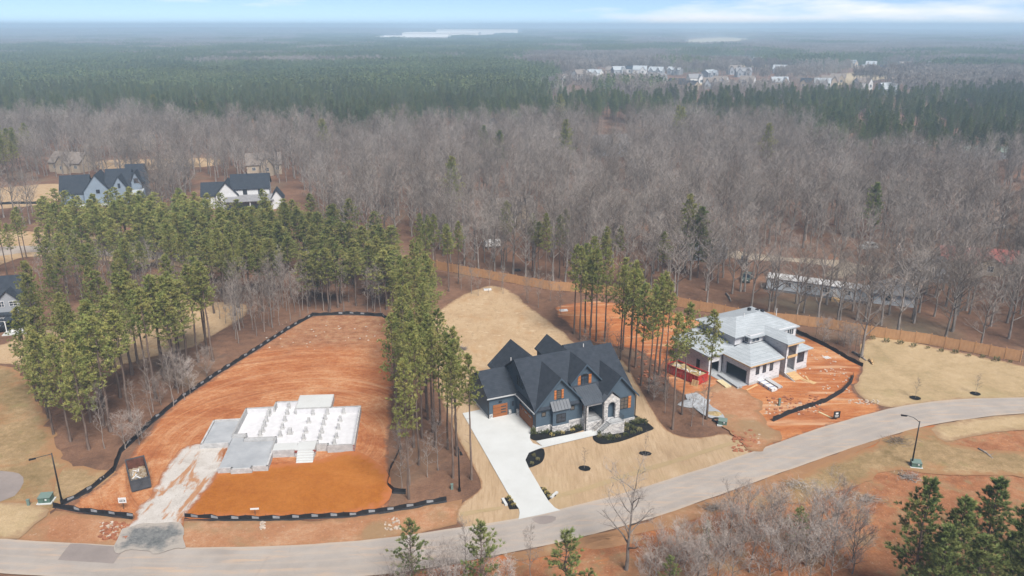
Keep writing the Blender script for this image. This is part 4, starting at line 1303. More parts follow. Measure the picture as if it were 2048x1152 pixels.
    MB().box(7.75, 8.3, -1.66, -1.1, .93, 4.0).build('stone_post', m_stone, H)
    MB().box(7.7, 11.0, -1.7, -1.35, 3.72, 4.08).build('porch_beam', m_trimgrey, H)
    MB().box(7.74, 8.0, -1.1, -.02, 3.72, 4.08).build('porch_beam', m_bluetrim, H)
    seam_roof(H, ((7.45, 1.75, 5.62), (11.35, 1.75, 5.62)), ((7.45, -1.95, 4.14), (11.35, -1.95, 4.14)), m_metal, 10)
    panel(H, 'front_door', (9.9, 2.2, 1.98), FR, 1.1, 2.1, m_door, .03, .035)
    window(H, (8.85, 2.2, 2.3), FR, 1.0, 1.3, 2, 2)
    # stone portal with its arch and little metal gable
    v0, v1 = -2.1, -1.62
    out = [(10.86, 0.0), (11.56, 0.0), (11.56, 3.2)] + [(12.25 - .69 * math.cos(math.pi * i / 10), 3.2 + .69 * math.sin(math.pi * i / 10)) for i in range(1, 10)] + [(12.94, 3.2), (12.94, 0.0), (13.72, 0.0), (13.72, 4.15), (12.29, 5.3), (10.86, 4.15)]
    MB().slab([(a, v0, b) for a, b in out], v1 - v0, 0, (0, 1, 0)).build('stone_portal', m_stone, H)
    MB().box(13.2, 13.7, -1.62, -1.31, 0, 4.2).build('portal_side', m_stone, H)
    for a in (((12.29, -2.2, 5.75), (12.29, -.9, 5.75), (14.05, -.9, 4.05), (14.05, -2.2, 4.05)), ((12.29, -.9, 5.75), (12.29, -2.2, 5.75), (10.7, -2.2, 4.2), (10.7, -.9, 4.2))):
        seam_roof(H, (a[0], a[1]), (a[3], a[2]), m_metal, 3)
    MB().box(11.3, 13.75, -3.6, -2.102, -1.9, .84).box(11.002, 13.74, -2.1, -1.32, -1.9, .85).build('landing', m_stone, H)
    MB().box(11.25, 13.8, -3.65, -1.6, .852, .93).build('landing_cap', m_trimgrey, H)
    for k in range(10):
        u1 = 11.3 - k * .235
        z1 = .72 - k * .185
        MB().box(u1 - .26, u1, -3.38, -2.25, -1.9 if k < 9 else -1.9, z1).build('step', m_trimgrey, H)
    for v in ((-3.6, -3.39), (-2.24, -2.1)):
        MB().slab([(8.9, v[0], -1.9), (11.298, v[0], -1.9), (11.298, v[0], .92), (8.9, v[0], -.85)], v[1] - v[0], 0, (0, 1, 0)).build('stair_wall', m_stone, H)
    def rail(a, b, n):
        a, b = Vector(a), Vector(b)
        m = MB(); up = Vector((0, 0, .95))
        m.tube([a + up, b + up], .03, 4); m.tube([a + up * .12, b + up * .12], .02, 4)
        for i in range(n + 1):
            q = a.lerp(b, i / n); m.tube([q, q + up], .028 if i in (0, n) else .014, 4)
        m.build('railing', m_iron, H)
    rail((8.95, -3.5, -.82), (11.3, -3.5, .93), 11); rail((8.95, -2.17, -.82), (10.85, -2.17, .6), 9); rail((11.3, -3.5, .93), (13.65, -3.5, .93), 11); rail((13.65, -3.5, .93), (13.65, -2.1, .93), 6)
    rail((8.3, -1.55, .93), (10.86, -1.55, .93), 12)
    # vents on the roof
    for (u, v, z) in ((2.0, 14.2, 6.2), (12.6, 8.3, 9.2)):
        MB().tube([(u, v, z), (u, v, z + .55)], .07, 6).build('roof_vent', m_white, H)
    return H
blue_house()
# ---------------------------------------------------------------- the house under construction
def wrap_mat():
    t = NT('house_wrap')
    o = t.ocoord()
    b = t.n('ShaderNodeTexBrick')
    b.inputs['Scale'].default_value = 1.0
    b.inputs['Brick Width'].default_value = 1.5; b.inputs['Row Height'].default_value = .42; b.inputs['Mortar Size'].default_value = 0.0
    b.inputs['Color1'].default_value = (0, 0, 0, 1); b.inputs['Color2'].default_value = (1, 1, 1, 1)
    sx = t.n('ShaderNodeSeparateXYZ'); t.ln(o, sx.inputs[0])
    s = t.math('ADD', sx.outputs['X'], sx.outputs['Y'])
    fx = t.math('FRACT', t.math('DIVIDE', t.math('ADD', s, t.math('MULTIPLY', t.math('FLOOR', t.math('DIVIDE', sx.outputs['Z'], .42)), .71)), 1.45))
    fz = t.math('FRACT', t.math('DIVIDE', sx.outputs['Z'], .42))
    mark = t.math('MULTIPLY', t.ramp(fx, [(.30, 0.0), (.32, 1.0), (.60, 1.0), (.62, 0.0)]), t.ramp(fz, [(.35, 0.0), (.38, 1.0), (.58, 1.0), (.6, 0.0)]))
    mark = t.math('MULTIPLY', mark, t.ramp(t.noise(7, 2, .5, o), [(.42, .2), (.55, .75)]))
    c = t.mix(t.ramp(t.noise(.7, 4, .6, o), [(.3, 0.0), (.7, 1.0)]), (.50, .50, .52), (.55, .55, .57))
    c = t.mix(mark, c, (.16, .17, .22))
    return t.done(c, .6, t.noise(2.0, 3, .6, o), .2, .03, spec=.2)
m_wrap = wrap_mat()
m_lightshingle = shingle_mat('light_grey_shingles', (.30, .33, .355), (.335, .365, .39))
m_block = None
def block_mat():
    t = NT('concrete_block')
    b = t.n('ShaderNodeTexBrick')
    b.inputs['Scale'].default_value = 1.0
    b.inputs['Brick Width'].default_value = .42; b.inputs['Row Height'].default_value = .21; b.inputs['Mortar Size'].default_value = .012
    b.inputs['Color1'].default_value = (.36, .36, .36, 1); b.inputs['Color2'].default_value = (.45, .45, .45, 1); b.inputs['Mortar'].default_value = (.30, .30, .30, 1)
    o = t.ocoord()
    sx = t.n('ShaderNodeSeparateXYZ'); t.ln(o, sx.inputs[0])
    cx = t.n('ShaderNodeCombineXYZ')
    t.ln(t.math('ADD', sx.outputs['X'], sx.outputs['Y']), cx.inputs['X']); t.ln(sx.outputs['Z'], cx.inputs['Y'])
    t.ln(cx.outputs[0], b.inputs['Vector'])
    c = t.mix(1.0, b.outputs['Color'], t.ramp(t.noise(1.5, 5, .6, o), [(.3, .85), (.7, 1.15)]), 'MULTIPLY')
    return t.done(c, .9, b.outputs['Fac'], .4, .01)
m_block = block_mat()
m_osb = wood_mat('raw_lumber', (.42, .27, .13), (.55, .38, .20))
m_paperwin = plain('taped_black_window', (.035, .030, .032), .35, .3)
m_brickred = plain('brick_edge', (.22, .06, .045), .85, .2)
m_vapor = plain('white_vapor_sheet', (.54, .54, .56), .5, .09, 1.2)
m_tape = plain('black_flashing', (.02, .022, .028), .6)

def white_house():
    p = at(*(1340 + 905 / 5.76, 600 + 988 / 5.76), 0)
    H = empty('white_house', p, math.radians(29), 'two-storey house under construction in white wrap with light grey roof', 'house')
    F, L = (0, -1, 0), (-1, 0, 0)
    W = lambda pts, n, nm='wall', m=m_wrap: wall(H, pts, n, m, .2, nm)
    # garage block
    W([(0, 0, .55), (7.3, 0, .55), (7.3, 0, 4.15), (0, 0, 4.15)], F)
    MB().box(-.05, 7.3, -.05, .15, -.3, .55).build('stem_wall', m_block, H)
    W([(0, .2, 2.5), (0, .2, 4.15), (0, 6.7, 4.15), (0, 6.7, 2.5)], L)                       # over the wide door
    W([(0, .2, 0), (0, .2, 2.5), (0, .75, 2.5), (0, .75, 0)], L); W([(0, 5.75, 0), (0, 5.75, 2.5), (0, 6.7, 2.5), (0, 6.7, 0)], L)
    W([(-3.3, 6.7, 2.4), (-.2, 6.7, 2.4), (-.2, 6.7, 4.15), (-3.3, 6.7, 4.15)], F)
    W([(-3.3, 6.7, 0), (-2.95, 6.7, 0), (-2.95, 6.7, 2.4), (-3.3, 6.7, 2.4)], F); W([(-.75, 6.7, 0), (-.2, 6.7, 0), (-.2, 6.7, 2.4), (-.75, 6.7, 2.4)], F)
    W([(-3.3, 6.9, 0), (-3.3, 6.9, 4.15), (-3.3, 15.5, 4.15), (-3.3, 15.5, 0)], L)
    W([(16, 16, 0), (-3.3, 16, 0), (-3.3, 16, 4.15), (16, 16, 4.15)], (0, 1, 0)); W([(16, 4.6, 0), (16, 15.8, 0), (16, 15.8, 6.8), (16, 4.6, 6.8)], (1, 0, 0))
    MB().box(-3.0, 7.2, .25, 15, .02, .12).build('garage_floor', m_slab, H)
    MB().box(6.6, 6.8, .25, 15, .1, 4.1).build('inner_wall', m_osb, H)
    panel(H, 'side_door', (-3.3, 9.4, 1.1), LF, .9, 2.1, m_dark, .02, .025)
    for u in (1.8, 3.45, 5.15):
        window(H, (u, 0, 2.85), FR, .78, 2.1, 1, 1, fm=m_paperwin, gm=m_glass)
    # low roof round the garage
    roof_each(H, [[(-.65, -.65, 4.0), (7.55, -.65, 4.0), (8.2, 5.0, 5.15), (4.6, 5.0, 5.15)],
                  [(-.65, 6.3, 4.0), (-.65, -.65, 4.0), (4.6, 5.0, 5.15), (4.6, 6.3, 5.15), (2.4, 6.3, 4.7)],
                  [(-3.95, 6.1, 4.0), (-.65, 6.1, 4.0), (2.4, 6.1, 4.55), (2.4, 9.0, 5.1), (-1.4, 9.0, 4.55)],
                  [(-3.95, 16.4, 4.0), (-3.95, 6.1, 4.0), (-1.4, 8.6, 4.55), (2.4, 9.0, 5.2), (2.4, 16.4, 5.2)]], m_lightshingle, .18, 'lower_roof')
    MB().box(-.66, 7.5, -.67, -.55, 3.78, 3.98).box(-.68, -.56, -.55, 6.1, 3.78, 3.98).build('fascia', m_osb, H)
    # upper storey
    W([(4.6, 5.0, 4.6), (8.3, 5.0, 4.6), (8.3, 5.0, 6.75), (4.6, 5.0, 6.75)], F, 'upper_wall')
    W([(4.6, 5.2, 4.6), (4.6, 5.2, 6.75), (4.6, 6.5, 6.75), (4.6, 6.5, 4.6)], L, 'upper_wall')
    W([(2.4, 6.5, 4.4), (4.6, 6.5, 4.4), (4.6, 6.5, 6.75), (2.4, 6.5, 6.75)], F, 'upper_wall')
    W([(2.4, 6.7, 4.2), (2.4, 6.7, 6.75), (2.4, 16, 6.75), (2.4, 16, 4.2)], L, 'upper_wall')
    W([(16, 16.02, 4.1), (2.4, 16.02, 4.1), (2.4, 16.02, 6.75), (16, 16.02, 6.75)], (0, 1, 0), 'upper_wall')
    for b in ((4.55, 8.3, 4.93, 4.98, 4.95, 5.2), (4.5, 4.58, 4.93, 6.45, 4.95, 5.15), (2.35, 4.5, 6.42, 6.48, 4.6, 4.85)):
        MB().box(*b).build('flashing', m_tape, H)
    window(H, (6.0, 5.0, 5.95), FR, 1.9, 1.25, 2, 1, fm=m_white); window(H, (4.6, 5.75, 5.95), LF, 1.0, 1.25, 1, 1, fm=m_white)
    # entry tower
    W([(8.3, 5.0, .2), (8.3, -.3, .2), (8.3, -.3, 6.75), (8.3, 5.0, 6.75)], L, 'tower_wall')
    W([(8.3, -.32, -.2), (8.75, -.32, -.2), (8.75, -.32, 6.75), (8.3, -.32, 6.75)], F, 'tower_wall')
    W([(10.75, -.32, .8), (11.2, -.32, .8), (11.2, -.32, 6.75), (10.75, -.32, 6.75)], F, 'tower_wall')
    W([(11.2, -.1, .2), (11.2, 5.0, .2), (11.2, 5.0, 6.75), (11.2, -.1, 6.75)], (1, 0, 0), 'tower_wall')
    W([(8.75, 1.6, .8), (10.9, 1.6, .8), (10.9, 1.6, 6.7), (8.75, 1.6, 6.7)], F, 'entry_wall')
    panel(H, 'front_door', (9.8, 1.6, 1.9), FR, 1.1, 2.1, m_dark, .02, .03)
    MB().box(8.55, 10.95, -.5, -.3, 3.55, 3.95).build('entry_beam', m_osb, H)
    MB().box(8.28, 11.18, -.55, 1.6, -.3, .78).build('entry_base', m_block, H)
    for k in range(7):
        MB().box(8.45, 10.6, -.56 - .42 * (k + 1), -.56 - .42 * k, -.3, .70 - .125 * k).build('step', m_osb, H)
    MB().slab([(8.28, -.56, -.3), (8.28, -3.6, -.3), (8.28, -3.6, -.1), (8.28, -.56, .8)], .15, 0, (-1, 0, 0)).build('stair_stringer', m_block, H)
    # right bay
    W([(11.2, .6, .5), (15.0, .6, .5), (15.0, .6, 4.1), (11.2, .6, 4.1)], F, 'bay_wall'); W([(15.0, .8, .5), (15.0, 5.2, .5), (15.0, 5.2, 4.1), (15.0, .8, 4.1)], (1, 0, 0), 'bay_wall')
    MB().box(11.2, 15.06, .54, .78, -.4, .5).box(14.85, 15.06, .78, 5.2, -.4, .5).build('stem_wall', m_block, H)
    window(H, (12.9, .6, 2.6), FR, 2.3, 2.2, 2, 1, fm=m_paperwin)
    roof_each(H, [[(11.0, -.05, 4.0), (15.65, -.05, 4.0), (13.5, 3.8, 5.0), (11.0, 3.8, 5.0)], [(15.65, -.05, 4.0), (15.65, 6.0, 4.0), (13.5, 6.0, 5.0), (13.5, 3.8, 5.0)]], m_lightshingle, .16, 'lower_roof')
    window(H, (16, 6.2, 5.8), RT, 1.2, 1.3, 2, 1, fm=m_white); window(H, (16, 8.2, 5.8), RT, 1.2, 1.3, 2, 1, fm=m_white)
    W([(11.2, 4.6, 4.1), (16, 4.6, 4.1), (16, 4.6, 6.75), (11.2, 4.6, 6.75)], F, 'upper_wall')
    window(H, (14.4, 4.6, 5.8), FR, 1.7, 1.25, 3, 1, fm=m_white)
    # upper hip roof
    e, rz = 6.62, 8.35
    roof_each(H, [[(1.75, 5.85, e), (4.0, 5.85, e), (4.0, 4.35, e), (8.3, 4.35, e), (16.6, 4.35, e), (11.6, 10.4, rz), (6.2, 10.4, rz)],
                  [(16.6, 4.35, e), (16.6, 16.65, e), (11.6, 10.4, rz)], [(16.6, 16.65, e), (1.75, 16.65, e), (6.2, 10.4, rz), (11.6, 10.4, rz)], [(1.75, 16.65, e), (1.75, 5.85, e), (6.2, 10.4, rz)]], m_lightshingle, .2, 'upper_roof')
    roof_each(H, [[(7.65, -1.0, 6.62), (9.75, 1.4, 7.3), (9.75, 7.4, 7.3), (7.65, 4.9, 6.62)], [(7.65, -1.0, 6.62), (11.9, -1.0, 6.62), (9.75, 1.4, 7.3)], [(11.9, -1.0, 6.62), (11.9, 4.9, 6.62), (9.75, 7.4, 7.3), (9.75, 1.4, 7.3)]], m_lightshingle, .2, 'upper_roof')
    MB().box(7.63, 11.92, -1.02, -.9, 6.2, 6.42).build('fascia', m_osb, H)
    for (u, v) in ((13.2, 14.0), (12.4, 13.2), (14.0, 12.8), (14.6, 12.0)):
        MB().box(u - .25, u + .25, v - .25, v + .25, 7.2, 7.75).build('roof_vent', m_tape, H)
    for (u, v) in ((7.8, 10.0), (15.2, 9.0)):
        MB().tube([(u, v, 7.4), (u, v, 8.9)], .06, 5).build('vent_pipe', m_white, H)
white_house()

# ---------------------------------------------------------------- the block foundation
def foundation():
    o = at(380 + 840 / 5.12, 760 + 785 / 5.12, 0)
    H = empty('house_foundation', o, math.radians(5.0), 'grey block house foundation with white vapor sheet and rows of piers', 'foundation')
    T = 1.25
    def run(pts, z1=T, t=.22, z0=-.4, m=m_block, nm='block_wall'):
        for (a, b) in zip(pts, pts[1:]):
            a, b = Vector(a), Vector(b); d = (b - a).normalized(); n = Vector((-d.y, d.x)) * t / 2
            e = d * t / 2 * .98
            MB().prism([tuple(a - e - n), tuple(b + e - n), tuple(b + e + n), tuple(a - e + n)], z0, z1).build(nm, m, H)
    # crawl space outline
    run([(-6.7, 5.0), (-6.65, 13.5), (-2.3, 13.65)], T); run([(-2.3, 13.65), (-2.25, 15.4), (1.3, 15.4)], T + .002)
    run([(1.3, 12.7), (6.9, 12.7), (11.65, 12.75)], T); run([(11.65, 12.75), (11.85, .45)], T - .002); run([(11.85, .45), (8.1, .45), (8.05, .95), (6.45, 1.0)], T + .003)
    run([(6.45, 1.0), (6.4, 1.9), (3.8, 1.75), (3.6, -.3), (.15, -.3)], T - .004); run([(.1, -.3), (-.05, 3.7), (-4.65, 3.65), (-4.7, 5.0), (-6.7, 5.0)], T + .005)
    MB().prism([(-6.6, 5.1), (-4.6, 5.1), (-4.55, 3.75), (.05, 3.8), (.2, -.2), (3.5, -.2), (3.7, 1.8), (6.5, 1.95), (6.55, 1.1), (8.1, 1.05), (8.15, .55), (11.75, .55), (11.55, 12.65), (1.35, 12.6), (1.35, 15.3), (-2.15, 15.3), (-2.2, 13.55), (-6.55, 13.4)], .02, .22).build('vapor_sheet', m_vapor, H)
    # sheet turned up against the back walls
    for a in ((-6.5, -2.4, 13.3, 13.38), (1.5, 11.5, 12.48, 12.56), (-2.1, 1.2, 15.18, 15.26)):
        MB().box(a[0], a[1], a[2], a[3], .23, 1.12).build('turned_up_sheet', m_vapor, H)
    # patio
    MB().prism([(1.2, 12.85), (6.9, 12.85), (6.85, 17.5), (1.2, 17.6)], -.3, 1.2).build('patio_base', m_block, H)
    MB().prism([(1.35, 12.95), (6.75, 12.95), (6.72, 17.35), (1.35, 17.45)], 1.2, 1.245).build('patio_slab', m_conc, H)
    # garages
    run([(-7.0, 3.0), (-10.85, 2.95), (-10.95, 10.4), (-6.75, 10.55)], .95, .24); MB().prism([(-10.75, 3.1), (-6.85, 3.1), (-6.8, 10.4), (-10.85, 10.3)], -.2, .62).build('garage_slab', m_slab, H)
    run([(-6.5, -4.1), (-4.65, -4.12), (-4.62, -4.5), (-1.95, -4.45), (-1.93, -4.0), (.2, -4.05), (.1, -.4)], .95, .24)
    MB().prism([(-6.6, -3.95), (.05, -3.9), (-.1, 3.5), (-4.8, 3.5), (-4.85, 4.85), (-6.75, 4.85)], -.2, .66).build('garage_slab', m_slab, H)
    # front porch and its steps
    MB().prism([(.25, -.4), (3.55, -.4), (3.6, 1.6), (.2, 1.6)], 1.08, 1.262).build('porch_slab', m_conc, H)
    MB().prism([(3.5, -.6), (6.3, -.6), (6.3, 1.75), (3.72, 1.65)], -.4, 1.3).build('entry_slab', m_conc, H)
    for k in range(5):
        MB().box(3.85, 6.25, -.62 - .36 * (k + 1), -.62 - .36 * k, -.3, 1.06 - .22 * k).build('step', m_conc, H)
    for (u, v) in ((3.66, -.68), (6.3, -.68)):
        MB().box(u - .22, u + .22, v - .06, v + .06, .9, 1.2).build('brick_edge', m_brickred, H)
    for z in range(5):
        MB().box(11.72, 11.99, .30, .46, .05 + z * .24, .17 + z * .24).build('brick_edge', m_brickred, H)
    for (u, v) in [(-3.0, 12.44), (-2.93, 10.63), (-2.9, 9.03), (-2.8, 7.3), (-2.89, 5.94), (-.09, 12.86), (.01, 10.37), (.07, 7.98), (.17, 5.52), (1.49, 6.32), (3.85, 9.55), (3.92, 6.41), (3.92, 4.3), (6.27, 10.48), (6.31, 8.54), (6.36, 6.2), (6.35, 4.2), (8.76, 9.61), (8.76, 7.07), (8.8, 4.32), (8.74, 2.41), (4.1, 12.3), (6.4, 12.3), (9.0, 12.3), (-.2, 15.0), (-2.9, 13.1)]:
        big = 1.35 if (u, v) == (1.49, 6.32) else 1.0
        q = MB(); q.box(u - .2 * big, u + .2 * big, v - .2 * big, v + .2 * big, .2, 1.18); q.build('pier', m_block, H)
        q = MB(); q.box(u - .34 * big, u + .34 * big, v - .34 * big, v + .34 * big, .222, .34); q.build('pier_footing', m_block, H)
foundation()

# ---------------------------------------------------------------- other houses
def simple_house(name, loc, rz, blocks, wallm, roofm, label, cat='house', wins=(), trim=None, group=None, extra=None):
    """gabled blocks: (u0, u1, v0, v1, z_eave, z_ridge, axis) with the ridge along axis"""
    H = empty(name, loc, rz, label, cat, group)
    for (u0, u1, v0, v1, ze, zr, ax) in blocks:
        MB().box(u0, u1, v0, v1, -.4, ze).build('wall', wallm, H)
        o = .4
        if ax == 'u':
            vm = (v0 + v1) / 2; k = (zr - ze) / (vm - v0)
            roof_each(H, gable_v(vm, v0 - o, v1 + o, zr + .16, ze - k * o + .16, ze - k * o + .16, u0 - o, u1 + o), roofm)
            for u, n in ((u0, (-1, 0, 0)), (u1, (1, 0, 0))): wall(H, [(u, v0, ze), (u, v1, ze), (u, vm, zr)], n, wallm, .15, 'gable_wall')
        else:
            um = (u0 + u1) / 2; k = (zr - ze) / (um - u0)
            roof_each(H, gable_u(um, u0 - o, u1 + o, zr + .16, ze - k * o + .16, ze - k * o + .16, v0 - o, v1 + o), roofm)
            for v, n in ((v0, (0, -1, 0)), (v1, (0, 1, 0))): wall(H, [(u0, v, ze), (u1, v, ze), (um, v, zr)], n, wallm, .15, 'gable_wall')
    for (c, side, w, h) in wins: window(H, c, side, w, h, 2, 2, fm=trim or m_white)
    if extra: extra(H)
    return H
m_greysiding = siding_mat('pale_grey_siding', (.27, .285, .31), .2)
m_whitesiding = siding_mat('white_siding', (.55, .56, .57), .2)
m_bluegrey = siding_mat('blue_grey_siding', (.20, .25, .31), .2)
m_tansiding = siding_mat('tan_siding', (.40, .33, .25), .2)
m_brownroof = shingle_mat('brown_shingles', (.16, .135, .12), (.22, .19, .17))
m_greyroof = shingle_mat('grey_shingles', (.17, .17, .18), (.24, .24, .25))

# grey house at the left, behind the bushy pines
def porch_bits(H):
    for u in (6.2, 9.6): MB().box(u, u + .16, -2.6, -2.44, 0, 2.9).build('porch_post', m_white, H)
    MB().box(5.9, 10.0, -2.7, .0, 2.9, 3.05).build('porch_roof', m_darkshingle, H)
    MB().box(5.6, 10.4, -3.6, -.02, -.2, .12).build('patio', m_conc, H)
    for q in (7.2, 8.4): MB().box(q, q + .9, -2.62, -2.54, .3, 1.0).build('porch_rail', m_white, H)
g0 = at(22, 668)
simple_house('grey_house', (g0.x - 7.5, g0.y + 1.0, 0), math.radians(14), [(-6, 8.6, 0, 8, 3.2, 3.4, 'u'), (-6, 8.2, 2.5, 10, 6.2, 9.8, 'u'), (4.2, 8.3, 1.4, 6, 6.0, 8.0, 'v')], m_greysiding, m_darkshingle,
             'light grey two-storey house with white trim behind the bushy pines', wins=(((7.1, 1.4, 5.2), FR, 1.5, 1.1), ((4.9, 1.4, 5.2), FR, 1.0, 1.3), ((2.0, 0, 1.9), FR, 2.6, 1.6), ((5.2, 0, 1.9), FR, 2.0, 1.6), ((8.3, 3.5, 5.2), RT, 1.0, 1.2)), extra=porch_bits)
# two dark roofed houses beyond the pine stand
h1 = at(205, 405)
def h1x(H):
    MB().box(-9.5, 6, -6.5, -2.5, -.2, .15).build('driveway', m_conc, H)
    panel(H, 'window_panel', (-.4, -2.0, 4.4), FR, 1.2, 1.3, m_frameblk, .03, .035)
    for u in (10.2, 13.4): MB().box(u, u + .3, -4.2, -3.9, 0, 3).build('porch_post', m_white, H)
    MB().slab([(9.6, -4.6, 3.1), (14.2, -4.6, 3.1), (14.2, 1, 4.2), (9.6, 1, 4.2)], .15).build('porch_roof', m_lightshingle, H)
simple_house('blue_grey_house', (h1.x, h1.y, 0), math.radians(16), [(-13, -4, 0, 9, 4.0, 9.4, 'u'), (-5, 3.5, -2, 9, 4.6, 10.2, 'v'), (2, 10, -1, 10, 5.2, 11.0, 'u'), (4, 10, -4, 4, 4.8, 9.6, 'v'), (8, 14, 3, 14, 6.5, 11.8, 'u'), (10.2, 13.6, 0, 6, 6.6, 10.3, 'v')], m_bluegrey, m_darkshingle,
             'blue grey gabled house with dark roof beyond the pine stand', wins=(((12, 0, 7.2), FR, 1.5, 1.7), ((7, -4, 6.4), FR, .8, 1.6), ((-9, 0, 2.4), FR, 1.2, 1.4)), trim=m_frameblk, extra=h1x)
h2 = at(485, 415)
def h2x(H):
    MB().slab([(-5, -6, 3.3), (11, -6, 3.3), (11, -1, 4.6), (-5, -1, 4.6)], .15).build('porch_roof', m_greyroof, H)
    for u in (3, 6.5, 10.5): MB().box(u, u + .25, -5.7, -5.45, 0, 3.2).build('porch_post', m_white, H)
simple_house('white_farmhouse', (h2.x, h2.y, 0), math.radians(14), [(-13, -5, 1, 10, 4.5, 8.2, 'u'), (-8, -1, -2, 8, 5.2, 9.2, 'v'), (-3, 9.5, -1, 10, 6.8, 10.8, 'u'), (10, 14, -5, 2, 3.6, 6.4, 'v')], m_whitesiding, m_darkshingle,
             'white farmhouse with dark grey roof and porch beyond the pine stand', wins=(((1.5, -1, 5.6), FR, 1.4, 1.8), ((6.5, -1, 5.6), FR, 1.4, 1.8)), trim=m_frameblk, extra=h2x)
# houses hidden in the bare woods
def wood_house(px, py, rz, w, dp, ze, zr, wm, rm, label, name='woods_house'):
    p = at(px, py)
    return simple_house(name, (p.x, p.y, 0), rz, [(-w / 2, w / 2, 0, dp, ze, zr, 'u'), (-w * .1, w * .25, -dp * .3, dp * .5, ze, zr * .93, 'v')], wm, rm, label, wins=(((w * .08, -dp * .3, ze * .6), FR, 1.4, 1.5), ((-w * .3, 0, ze * .6), FR, 1.4, 1.4), ((w * .38, 0, ze * .6), FR, 1.4, 1.4)))
wood_house(1035, 452, .35, 13, 10, 3.6, 8.2, m_tansiding, m_brownroof, 'house with steep brown roof half hidden in the bare woods')
wood_house(1225, 312, .2, 16, 11, 5.0, 9.5, m_greysiding, m_greyroof, 'grey gabled house deep in the bare woods')
wood_house(985, 272, -.3, 14, 10, 5.2, 9.5, m_whitesiding, m_darkshingle, 'pale house with dark roof at the back of the bare woods')
wood_house(130, 345, -.2, 15, 10, 4.2, 8.0, m_tansiding, m_brownroof, 'tan house with brown roof behind the blue grey house')
wood_house(530, 350, .3, 14, 9, 4.6, 8.6, m_tansiding, m_brownroof, 'tan house with porch in the woods behind the white farmhouse')
wood_house(270, 300, .1, 15, 9, 4.5, 8.0, m_tansiding, m_brownroof, 'tan cottage beyond the straw covered yard in the woods')
wood_house(1960, 545, -.3, 18, 9, 3.0, 5.2, m_tansiding, plain('red_roof', (.30, .10, .085), .8, .15), 'low house with faded red roof among bare trees', 'red_roof_house')
wood_house(1815, 306, -.1, 20, 12, 3.8, 5.6, m_tansiding, m_lightshingle, 'long low building with pale roof beside the right pine belt', 'pale_roof_building')
wood_house(1975, 318, -.1, 20, 10, 3.4, 5.2, m_greysiding, plain('green_roof', (.20, .27, .24), .7, .1), 'low building with pale green roof behind the pines', 'green_roof_building')
wood_house(1415, 520, .15, 11, 8, 3.0, 4.6, m_greysiding, m_greyroof, 'small grey shed with pale roof by the dirt track', 'woods_shed')
wood_house(1865, 560, .2, 10, 8, 2.8, 4.6, m_greysiding, m_greyroof, 'grey outbuilding among the bare trees past the long trailer', 'outbuilding')

# the long mobile home
def trailer():
    a, b = at(1532, 580, 0), at(1735, 608, 0)
    d = (b - a); L = d.length
    H = empty('mobile_home', a, math.atan2(d.y, d.x), 'long pale blue white mobile home among the bare trees', 'mobile home')
    m_tw = siding_mat('pale_metal_siding', (.50, .55, .60), .35, True)
    MB().box(0, L, 0, 4.2, .5, 3.2).build('wall', m_tw, H)
    MB().box(.1, L - .1, .05, 4.1, -.2, .5).build('skirting', m_greyroof, H)
    MB().slab([(-.2, -.25, 3.2), (L + .2, -.25, 3.2), (L + .2, 2.1, 3.6), (-.2, 2.1, 3.6)], .1).slab([(-.2, 2.1, 3.6), (L + .2, 2.1, 3.6), (L + .2, 4.45, 3.2), (-.2, 4.45, 3.2)], .1).build('roof', m_white, H)
    for s in (.10, .22, .42, .58, .8): window(H, (L * s, 0, 2.0), FR, 1.3, 1.2, 2, 2, fm=m_white)
    panel(H, 'front_door', (L * .68, 0, 1.6), FR, .95, 2.0, m_white, .03, .035)
    MB().box(L * .66, L * .74, -1.6, -.02, -.2, .55).build('steps', m_osb, H)
    c = at(1740, 612, 0)
    G2 = empty('carport', (b.x + 1.5, b.y + .5, 0), math.atan2(d.y, d.x) + .1, 'grey hipped roof outbuilding joined to the end of the mobile home', 'outbuilding')
    MB().box(0, 9, 0, 7, -.2, 2.7).build('wall', m_tw, G2)
    roof_each(G2, [[(-.5, -.5, 2.6), (9.5, -.5, 2.6), (5.5, 3.5, 5.4), (3.5, 3.5, 5.4)], [(9.5, -.5, 2.6), (9.5, 7.5, 2.6), (5.5, 3.5, 5.4)], [(9.5, 7.5, 2.6), (-.5, 7.5, 2.6), (3.5, 3.5, 5.4), (5.5, 3.5, 5.4)], [(-.5, 7.5, 2.6), (-.5, -.5, 2.6), (3.5, 3.5, 5.4)]], m_greyroof)
    window(G2, (3, 0, 1.5), FR, 1.2, 1.0, 2, 1); panel(G2, 'front_door', (6, 0, 1.0), FR, 1.0, 2.0, m_white, .03, .035)
trailer()

